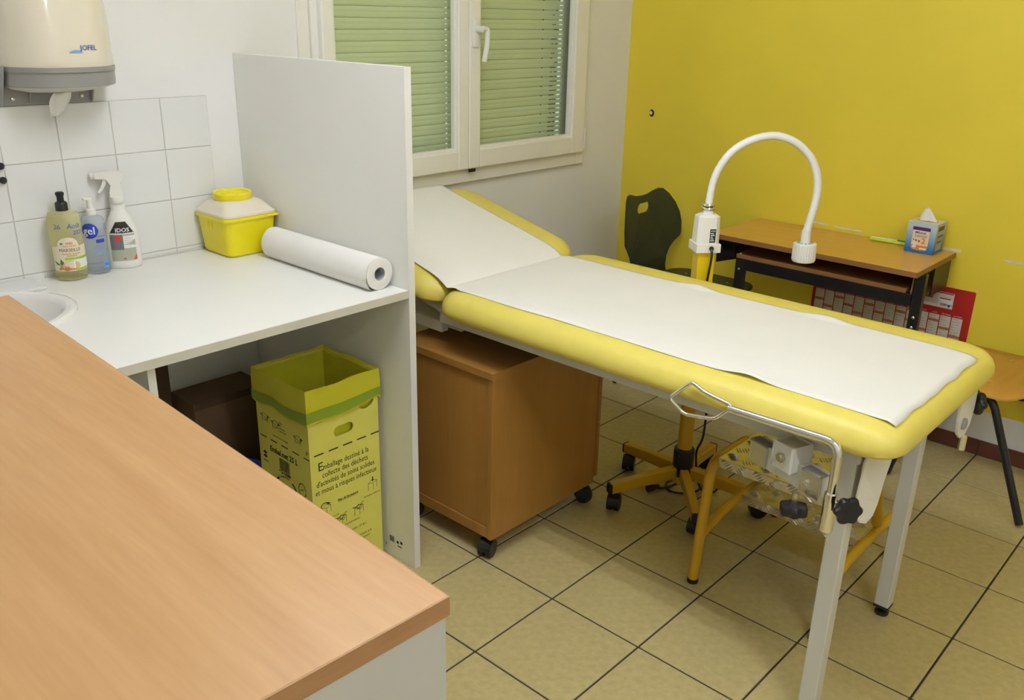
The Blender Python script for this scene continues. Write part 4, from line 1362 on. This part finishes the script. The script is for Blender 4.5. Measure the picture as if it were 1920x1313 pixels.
fn = rot @ Vector((0, -1, 0)); sn = rot @ Vector((1, 0, 0))
def FP(u, v, k=0):
    return Vector((lx, ly, v)) + fn * (.0385 + .0006 * k - .018 * 0) + sn * u
bm = B()
fq = lambda u, v: Vector((lx, ly, v)) + fn * (.0388 - .002 * (v - .958) / .087) + sn * u
rect(bm, .000, .020, .964, 1.008, fq); pl = part('rating_plate', bm, M_ink, lm)
bm = B(); fq2 = lambda u, v: fq(u, v) + fn * .0004
rect(bm, .002, .018, 1.001, 1.003, fq2)
for k in range(5):
    rect(bm, .002 + .001 * (k % 2), .016 - .003 * (k % 3), .969 + k * .006, .9715 + k * .006, fq2)
part('rating_print', bm, M_whiteink, pl)
# gooseneck (in an upright plane facing the viewer)
gd = Vector((.67, -.74, 0)).normalized()
gp = [(0, 1.085), (.006, 1.15), (.024, 1.205), (.060, 1.255), (.115, 1.290), (.185, 1.305), (.250, 1.288), (.305, 1.245), (.336, 1.190), (.346, 1.13), (.341, 1.070), (.331, 1.010), (.329, .990)]
def catmull(p, n=6):
    out = []
    for i in range(len(p) - 1):
        a, b, c, d = p[max(i - 1, 0)], p[i], p[i + 1], p[min(i + 2, len(p) - 1)]
        for k in range(n):
            t = k / n
            out.append(tuple(.5 * (2 * b[q] + (c[q] - a[q]) * t + (2 * a[q] - 5 * b[q] + 4 * c[q] - d[q]) * t * t + (3 * b[q] - a[q] - 3 * c[q] + d[q]) * t ** 3) for q in range(len(b))))
    out.append(p[-1])
    return out
gpts = [Vector((lx, ly, z)) + gd * u for u, z in catmull(gp)]
N_ = len(gpts)
bm = B(); tube(bm, gpts, .0125, 16, radii=[.0115 + .0012 * (i / N_) + (.0007 if i % 2 else 0) for i in range(N_)]); part('gooseneck', bm, M_wplast, lm, True)
hp = gpts[-1]; hd_ = Vector((.02, -.02, -1)).normalized()
bm = B()
tube(bm, [hp - hd_ * .012, hp + hd_ * .030], .0155, 20); part('head_sleeve', bm, M_wplast, lm, True)
hb = hp + hd_ * .028
hu = hd_.cross(Vector((0, 1, 0))).normalized(); hw_ = hd_.cross(hu)
rings = []
for (r_, d_) in ((.030, 0), (.0365, .003), (.0375, .008), (.0385, .055), (.036, .062), (.028, .064), (.026, .060)):
    rings.append([hb + hd_ * d_ + (hu * math.cos(2 * PI * k / 60) + hw_ * math.sin(2 * PI * k / 60)) * (r_ - (.0012 if (k % 2 and .004 < d_ < .058) else 0)) for k in range(60)])
bm = B(); stack(bm, rings); hd = part('lamp_head', bm, M_wplast, lm)
bm = B()
for k in range(12):
    a = 2 * PI * k / 12
    dv = hu * math.cos(a) + hw_ * math.sin(a); tv = hd_.cross(dv)
    q = [hb - hd_ * .0006 + dv * r_ + tv * s for r_, s in ((.0175, -.0016), (.028, -.0022), (.028, .0022), (.0175, .0016))]
    bm.faces.new([bm.verts.new(p) for p in q])
part('vent_slots', bm, M_ink, hd)
bm = B(); stack(bm, [[hb + hd_ * d_ + (hu * math.cos(2 * PI * k / 30) + hw_ * math.sin(2 * PI * k / 30)) * .0265 for k in range(30)] for d_ in (.058, .061)]); part('lens', bm, M_lens, hd)
# mains lead
q0 = fq(.008, .945) + fn * .003
bm = B()
tube(bm, [fq(.008, .945) - fn * .002, fq(.008, .945) + fn * .007], .0075, 12)
part('cable_gland', bm, M_black, lm, True)
lead = [tuple(q0), tuple(q0 + fn * .010 + Vector((0, 0, -.03))), tuple(q0 + Vector((-.004, .004, -.16))), tuple(q0 + fn * .004 + Vector((0, 0, -.32))), (lx + .030, ly - .05, .45), (lx + .045, ly - .045, .25), (lx + .052, ly - .02, .16), (lx + .06, ly - .045, .03), (lx + .10, ly - .08, .006), (lx + .19, ly - .05, .006), (lx + .16, ly + .05, .006), (lx + .05, ly + .085, .006), (lx - .005, ly + .045, .006), (lx + .03, ly - .02, .006), (lx + .11, ly - .03, .006), (lx + .155, ly + .01, .006), (lx + .11, ly + .045, .006), (lx + .02, ly + .06, .006), (lx - .02, ly + .085, .006)]
bm = B(); tube(bm, catmull(lead, 6), .0042, 8); part('mains_lead', bm, M_black, lm, True)
bm = B(); tube(bm, [(lx - .015, ly + .083, .0135), (lx - .05, ly + .098, .0135), (lx - .062, ly + .103, .0135)], .0125, 12, radii=[.007, .0125, .0125]); part('plug', bm, M_black, lm, True)

# ================================================================== desk by the yellow wall
DZ = .806
dkx0, dkx1, dky0, dky1 = 1.185, 1.606, -.402, .447
dk = thing('school_desk', 'wooden topped school desk with black frame against the yellow wall', 'desk', ((dkx0 + dkx1) / 2, (dky0 + dky1) / 2, 0))
bm = B(); box(bm, dkx0, dkx1, dky0, dky1, DZ - .021, DZ, .0015, 1); top = part('top', bm, M_desk, dk)
bm = B(); box(bm, dkx0 - .0015, dkx0 + .0005, dky0, dky1, DZ - .0205, DZ - .0008); part('edge_band', bm, M_deske, top)
bm = B(); box(bm, dkx0, dkx1, dky0 - .0015, dky0 + .0005, DZ - .0205, DZ - .0008); part('edge_band', bm, M_deske, top)
bm = B(); box(bm, 1.252, 1.58, -.352, .352, .704, .722, .001, 1); sh = part('shelf', bm, M_deske, dk)
# steel side cheeks
PC = lambda u, v, t: (u, t, v)
bm = B(); prism(bm, [(1.205, DZ - .0215), (1.58, DZ - .0215), (1.58, .66), (1.40, .66), (1.21, .680)], PC, .418, .422); part('side_cheek', bm, M_bsteel, dk)
bm = B(); prism(bm, [(1.26, DZ - .0215), (1.58, DZ - .0215), (1.58, .66), (1.40, .66), (1.255, .640)], PC, -.372, -.368); part('side_cheek', bm, M_deske, dk)
bm = B(); box(bm, 1.40, 1.58, -.398, -.394, .67, DZ - .0215); part('side_cheek', bm, M_bsteel, dk)
bm = B(); box(bm, 1.565, 1.572, -.36, .41, .62, DZ - .0215); part('back_cheek', bm, M_deske, dk)
for (x0, y0, y1) in ((1.262, .318, .358), (1.262, -.412, -.374)):
    bm = B(); box(bm, x0, x0 + .028, y0, y1, .03, DZ - .0215 if y0 < 0 else .703, .002); lg = part('leg', bm, M_bsteel, dk)
    bm = B(); box(bm, 1.22, 1.57, y0 + .005, y1 - .005, .0008, .0305, .003); part('foot_bar', bm, M_bsteel, lg)
    if y0 > 0:
        bm = B(); box(bm, x0, x0 + .028, y0 + .05, y1 + .062, .700, DZ - .0215, .002); part('leg_bracket', bm, M_bsteel, lg)
    for z in ((.655, .72) if y0 > 0 else (.575, .615)):
        bm = B(); lathe(bm, [(.006, 0), (.006, -.003), (.003, -.005)], (x0, (y0 + y1) / 2, z), 12, 'X')
        part('bolt', bm, M_bolt, lg, True)
bm = B(); box(bm, 1.255, 1.280, -.3735, .3175, .655, .7035, .002); part('front_rail', bm, M_bsteel, dk)
# calendar leaning behind the desk
cal = thing('wall_calendar', 'large red and white year calendar on the yellow wall behind the desk', 'calendar', (1.60, -.17, .185))
cy0, cy1, cz0, cz1 = -.503, .152, .187, .662
lean = lambda z: XW - .0042
K = lambda k: (lambda u, v: (lean(v) - .0006 * k, u, v))
bm = B(); prism(bm, [(cy0, cz0), (cy1, cz0), (cy1, cz1 - .012), (cy1 - .01, cz1), (cy0 + .004, cz1), (cy0, cz1 - .004)], lambda u, v, t: (lean(v) + t, u, v), 0, .003)
brd = part('board', bm, M_calred, cal)
ncol = 14
gy1, gy0 = cy1 - .012, cy0 + .026
cw = (gy1 - gy0) / ncol
gzt = .548
bw, bo, bi, bt = B(), B(), B(), B()
for c in range(ncol):
    a, b = gy1 - c * cw - .002, gy1 - (c + 1) * cw + .002
    rect(bw, b, a, cz0 + .015, gzt - .004, K(1))
    ph = (c * 2.4 + 3.0) % 7
    for r_ in range(5):
        zz = gzt - .004 - (ph + r_ * 7 + .5) * .0108
        if zz < cz0 + .03: break
        rect(bo, b, a, zz - .0105, zz, K(2))
    for r_ in range(31):
        zz = gzt - .0085 - r_ * .0108
        if zz < cz0 + .022: break
        rect(bi, a - .006, a - .003, zz - .003, zz, K(3))
        rect(bi, a - .0105, a - .0075, zz - .003, zz, K(3))
        rect(bi, a - .014 - random.random() * .018, a - .013, zz - .0022, zz - .0008, K(3))
    mname = ('SEPTEMBRE', 'OCTOBRE', 'NOVEMBRE', 'DÉCEMBRE', 'JANVIER', 'FÉVRIER', 'MARS', 'AVRIL', 'MAI', 'JUIN', 'JUILLET', 'AOÛT', 'SEPTEMBRE', 'OCTOBRE')[c]
    put_text(bt, mname, .0082, lambda u, v: K(1)(-u, v), (-(a + b) / 2, gzt), sx=.85)
rect(bw, cy0 + .075, cy0 + .205, .575, .640, K(1))
part('month_columns', bw, M_calw, brd)
part('sunday_bands', bo, M_calo, brd)
part('header_lettering', bt, M_calw, brd)
rect(bi, cy0 + .078, cy0 + .11, .588, .592, K(3))
part('day_print', bi, mat('calendar_ink', (.28, .22, .22), .7), brd, kind='stuff')
bm = B(); rect(bm, cy0 + .078, cy0 + .190, .634, .6385, K(3)); rect(bm, cy0 + .085, cy0 + .128, .612, .616, K(3)); part('legend_bars', bm, M_calred, brd)
bm = B(); rect(bm, cy0 + .080, cy0 + .128, .580, .611, K(2)); part('legend_card', bm, M_whiteink, brd)
bm = B(); rect(bm, cy0 + .084, cy0 + .093, .582, .591, K(4)); part('legend_blue', bm, M_blue, brd)
bm = B()
for k in range(9):
    rect(bm, cy0 + .100 + k * .0026, cy0 + .1016 + k * .0026, .583, .595, K(4))
for k in range(7):
    rect(bm, cy0 + .135, cy0 + .19 - random.random() * .02, .626 - k * .006, .6272 - k * .006, K(4))
part('legend_print', bm, MATS['calendar_ink'], brd)

# tissue box
tb0, tb1, tc0, tc1 = 1.485, 1.590, -.352, -.242
tz = DZ + .0008; th = .118
tb = thing('tissue_box', 'blue and white cube tissue box on the desk', 'tissue box', ((tb0 + tb1) / 2, (tc0 + tc1) / 2, tz))
bm = B(); box(bm, tb0, tb1, tc0, tc1, tz, tz + th, .001, 1); tbb = part('carton', bm, M_tbox, tb)
bm = B(); prism(bm, rrect(tb0 + .0005, tb1 - .0005, tc0 + .0005, tc1 - .0005, .002, 2), lambda u, v, t: (u, v, t), tz + th, tz + th + .0006, holes=[disc_pts((tb0 + tb1) / 2, (tc0 + tc1) / 2, .020, .038, 24)]); part('lid_print', bm, M_cream, tb)
bm = B(); poly(bm, disc_pts((tb0 + tb1) / 2, (tc0 + tc1) / 2, .0198, .0378, 24), lambda u, v: (u, v, tz + th + .0002)); part('opening', bm, mat('opening_dark', (.12, .08, .05), .9), tb)
fT = lambda k: (lambda u, v: (tb0 - .0006 - .0004 * k, -u, tz + v))      # u to the right when seen from the room
uc = .297
bm = B()
rect(bm, uc - .031, uc + .031, .018, .088, fT(0)); poly(bm, [(uc - .031, .0182), (uc + .031, .0182), (uc + .024, .012), (uc, .010), (uc - .024, .012)], fT(0))
can = part('can_print', bm, M_cream, tbb)
bm = B(); rect(bm, uc - .033, uc + .033, .088, .101, fT(1)); part('can_lid_print', bm, M_purple, tbb)
bm = B(); put_text(bm, 'Milumel', .0125, fT(1), (uc - .002, .075), bold=.0003); part('blue_lettering', bm, M_blue, tbb)
bm = B(); put_text(bm, 'Lémiel', .0175, fT(1), (uc + .001, .0615)); part('lettering', bm, mat('brown_print', (.22, .10, .05), .6), tbb)
bm = B(); put_text(bm, '2', .030, fT(2), (uc + .013, .038), bold=.0012)
rect(bm, uc - .031, uc + .031, .0185, .030, fT(1)); poly(bm, [(uc - .031, .0186), (uc + .031, .0186), (uc + .024, .0125), (uc, .0105), (uc - .024, .0125)], fT(1))
part('orange_print', bm, M_orange, tbb)
bm = B(); [poly(bm, disc_pts(uc + d, .050 - .002 * q, .003 + .0007 * q, None, 10), fT(2)) for q, d in enumerate((-.024, -.014, -.003))]; part('fruit_print', bm, M_red, tbb)
bm = B(); poly(bm, disc_pts(uc - .018, .034, .006, .007, 12), fT(2)); poly(bm, disc_pts(uc - .018, .024, .008, .006, 12), fT(2)); rect(bm, uc + .002, uc + .028, .015, .021, fT(2)); part('white_print', bm, M_whiteink, tbb)
fE = lambda k: (lambda u, v: (u, tc0 - .0006 - .0004 * k, tz + v))
bm = B(); rect(bm, tb0 + .018, tb1 - .02, .088, .106, fE(0)); rect(bm, tb0 + .02, tb1 - .022, .064, .070, fE(0)); rect(bm, tb0 + .024, tb1 - .03, .042, .047, fE(0)); part('side_print', bm, MATS['brown_print'], tbb)
bm = B(); rect(bm, tb0 + .018, tb1 - .022, .012, .040, fE(0)); rect(bm, tb0 + .03, tb1 - .03, .05, .062, fE(0)); part('side_panel_print', bm, M_lgrey, tbb)
# tissue
bm = B()
tcx, tcy = (tb0 + tb1) / 2, (tc0 + tc1) / 2
def tissue(u, v):
    a = u * 2 * PI
    r1 = (1 - v) ** .8
    fold = 1 + .22 * math.sin(3 * a + 1.0) + .12 * math.sin(5 * a)
    return (tcx + .014 * math.cos(a) * r1 * fold + .003 * v, tcy + (.032 * math.sin(a) * r1 * fold) + .010 * v + (.008 * math.sin(a * 1) * v), tz + th + .0012 + .045 * v * (1 + .10 * math.sin(2 * a + .5)))
sheet(bm, 36, 10, tissue, True)
single('tissue', bm, M_rollp, 'white tissue pulled up out of the cube box', 'tissue', smooth=True)
# two pens
p0, p1 = Vector((1.557, -.080, DZ + .0075)), Vector((1.566, -.222, DZ + .0075))
d = (p1 - p0).normalized()
pn = thing('highlighter_pen', 'fluorescent yellow highlighter pen lying on the desk', 'pen', (p0 + p1) / 2)
bm = B(); tube(bm, [p0, p0 + d * .004, p1 - d * .040, p1 - d * .036], .007, 12, radii=[.005, .0067, .0067, .006]); part('barrel', bm, M_glime, pn, True)
bm = B(); tube(bm, [p1 - d * .038, p1 - d * .003, p1], .0065, 12, radii=[.0066, .0060, .004]); part('cap', bm, M_glime, pn, True)
p0, p1 = Vector((1.578, -.075, DZ + .0075)), Vector((1.588, -.228, DZ + .0075))
d = (p1 - p0).normalized()
pn = thing('felt_pen', 'white felt pen with a dark green cap on the desk', 'pen', (p0 + p1) / 2)
bm = B(); tube(bm, [p0, p0 + d * .004, p1 - d * .045], .007, 12, radii=[.005, .0065, .0065]); part('barrel', bm, M_whiteink, pn, True)
bm = B(); tube(bm, [p1 - d * .047, p1 - d * .003, p1], .007, 12, radii=[.0070, .0066, .004]); part('cap', bm, M_gcap, pn, True)

# ================================================================== dark chair in the corner
ch = thing('plywood_chair', 'dark green plywood chair with a handle slot in the corner', 'chair', (1.31, .62, 0))
back_out = [(1.102, .914), (1.123, .918), (1.148, .911), (1.188, .902), (1.239, .898), (1.283, .900), (1.334, .911), (1.371, .916), (1.398, .912), (1.445, .884), (1.496, .838), (1.532, .787), (1.549, .739), (1.553, .688), (1.545, .669), (1.513, .652), (1.481, .623), (1.462, .585), (1.458, .540), (1.468, .505), (1.475, .47), (1.185, .47), (1.180, .57), (1.174, .603), (1.164, .624), (1.134, .662), (1.110, .687), (1.097, .757), (1.093, .841), (1.094, .894)]
slot = [(1.194, .856), (1.207, .865), (1.244, .863), (1.273, .866), (1.296, .859), (1.304, .841), (1.293, .827), (1.264, .819), (1.235, .817), (1.208, .829), (1.194, .841)]
def cb_map(u, v, t):
    c = (u - 1.325) / .23
    return (u, .835 - .022 * c * c + .0 * v + t, v)
def dens(pts, n=3):
    out = []
    for a, b in zip(pts, pts[1:] + pts[:1]):
        for k in range(n):
            out.append((a[0] + (b[0] - a[0]) * k / n, a[1] + (b[1] - a[1]) * k / n))
    return out
bm = B(); prism(bm, dens(back_out, 2), cb_map, 0, .010, holes=[[(1.249 + p[0], .8425 + p[1]) for p in rrect(-.053, .053, -.0245, .0225, .022, 5)]]); part('backrest', bm, M_green, ch)
def seat_ring(d, z):
    return [(p[0], p[1], z) for p in rrect(1.10 + d, 1.570 - d, .385 + d, .826 - d, .09, 8)]
bm = B(); stack(bm, [seat_ring(.002, .501), seat_ring(0, .503), seat_ring(0, .511), seat_ring(.002, .513)]); part('seat', bm, M_green, ch)
for (x, y) in ((1.16, .50), (1.475, .50), (1.16, .72), (1.475, .72)):
    bm = B(); lathe(bm, [(.007, .513), (.007, .5145), (.003, .5155)], (x, y, 0), 12)
    part('rivet', bm, M_bolt, ch)
for x in (1.15, 1.485):
    bm = B(); tube(bm, fillet([(x, .42, .0125), (x, .46, .488), (x, .74, .488), (x, .86, .0125)], .05), .011, 12); part('leg_loop', bm, M_bsteel, ch, True)
    xi = 1.325 + (x - 1.3175) * .45
    bm = B(); tube(bm, fillet([(xi, .60, .488), (xi, .85, .488), (xi, .858, .55), (xi, .858, .74)], .04), .011, 12); part('back_tube', bm, M_bsteel, ch, True)
bm = B(); tube(bm, [(1.15, .60, .486), (1.485, .60, .486)], .010, 12); part('cross_tube', bm, M_bsteel, ch, True)

# ================================================================== beech chair by the wall
c2 = thing('beech_chair', 'school chair with a varnished beech seat and black tube legs', 'chair', (1.34, -.66, 0))
CS = .468
def s2(d, z):
    ring = []
    for p in rrect(1.112 + d, 1.572 - d, -.845 + d, -.448 - d, .085, 9):
        x, y = p
        drop = .0
        if x < 1.17: drop = .018 * ((1.17 - x) / .058) ** 2
        ring.append((x, y, z - drop))
    return ring
bm = B(); stack(bm, [s2(.003, CS - .011), s2(0, CS - .009), s2(0, CS - .002), s2(.003, CS), s2(.07, CS - .001)]); part('seat', bm, M_chairw, c2, True)
for (x, y) in ((1.525, -.525), (1.482, -.700), (1.19, -.700), (1.19, -.525)):
    bm = B(); lathe(bm, [(.0095, CS - .001), (.0095, CS + .0012), (.004, CS + .0025)], (x, y, 0), 14); part('rivet', bm, M_bolt, c2, True)
for (x, sx_) in ((1.165, -1), (1.52, 1)):
    bm = B(); tube(bm, fillet([(x + sx_ * .05, -.915, .0125), (x, -.745, CS - .03), (x, -.53, CS - .022), (x + sx_ * .02, -.43, .0125)] if sx_ > 0 else [(1.118, -.915, .0125), (1.155, -.735, CS - .035), (1.165, -.53, CS - .022), (1.175, -.43, .0125)], .05, 8), .0138, 14)
    part('leg', bm, M_bsteel, c2, True)
bm = B(); tube(bm, [(1.16, -.70, CS - .026), (1.52, -.70, CS - .026)], .010, 12); part('cross_tube', bm, M_bsteel, c2, True)
for x in (1.19, 1.50):
    bm = B(); tube(bm, fillet([(x, -.70, CS - .026), (x, -.86, CS - .026), (x, -.895, CS + .06), (x, -.95, CS + .36)], .05), .011, 12); part('back_tube', bm, M_bsteel, c2, True)
bm = B(); prism(bm, dens(rrect(1.14, 1.555, CS + .18, CS + .38, .05, 5), 1), lambda u, v, t: (u, -.925 - (v - CS - .18) * .12 - .03 * (1 - ((u - 1.345) / .21) ** 2) + t, v), 0, .010); part('backrest', bm, M_chairw, c2)
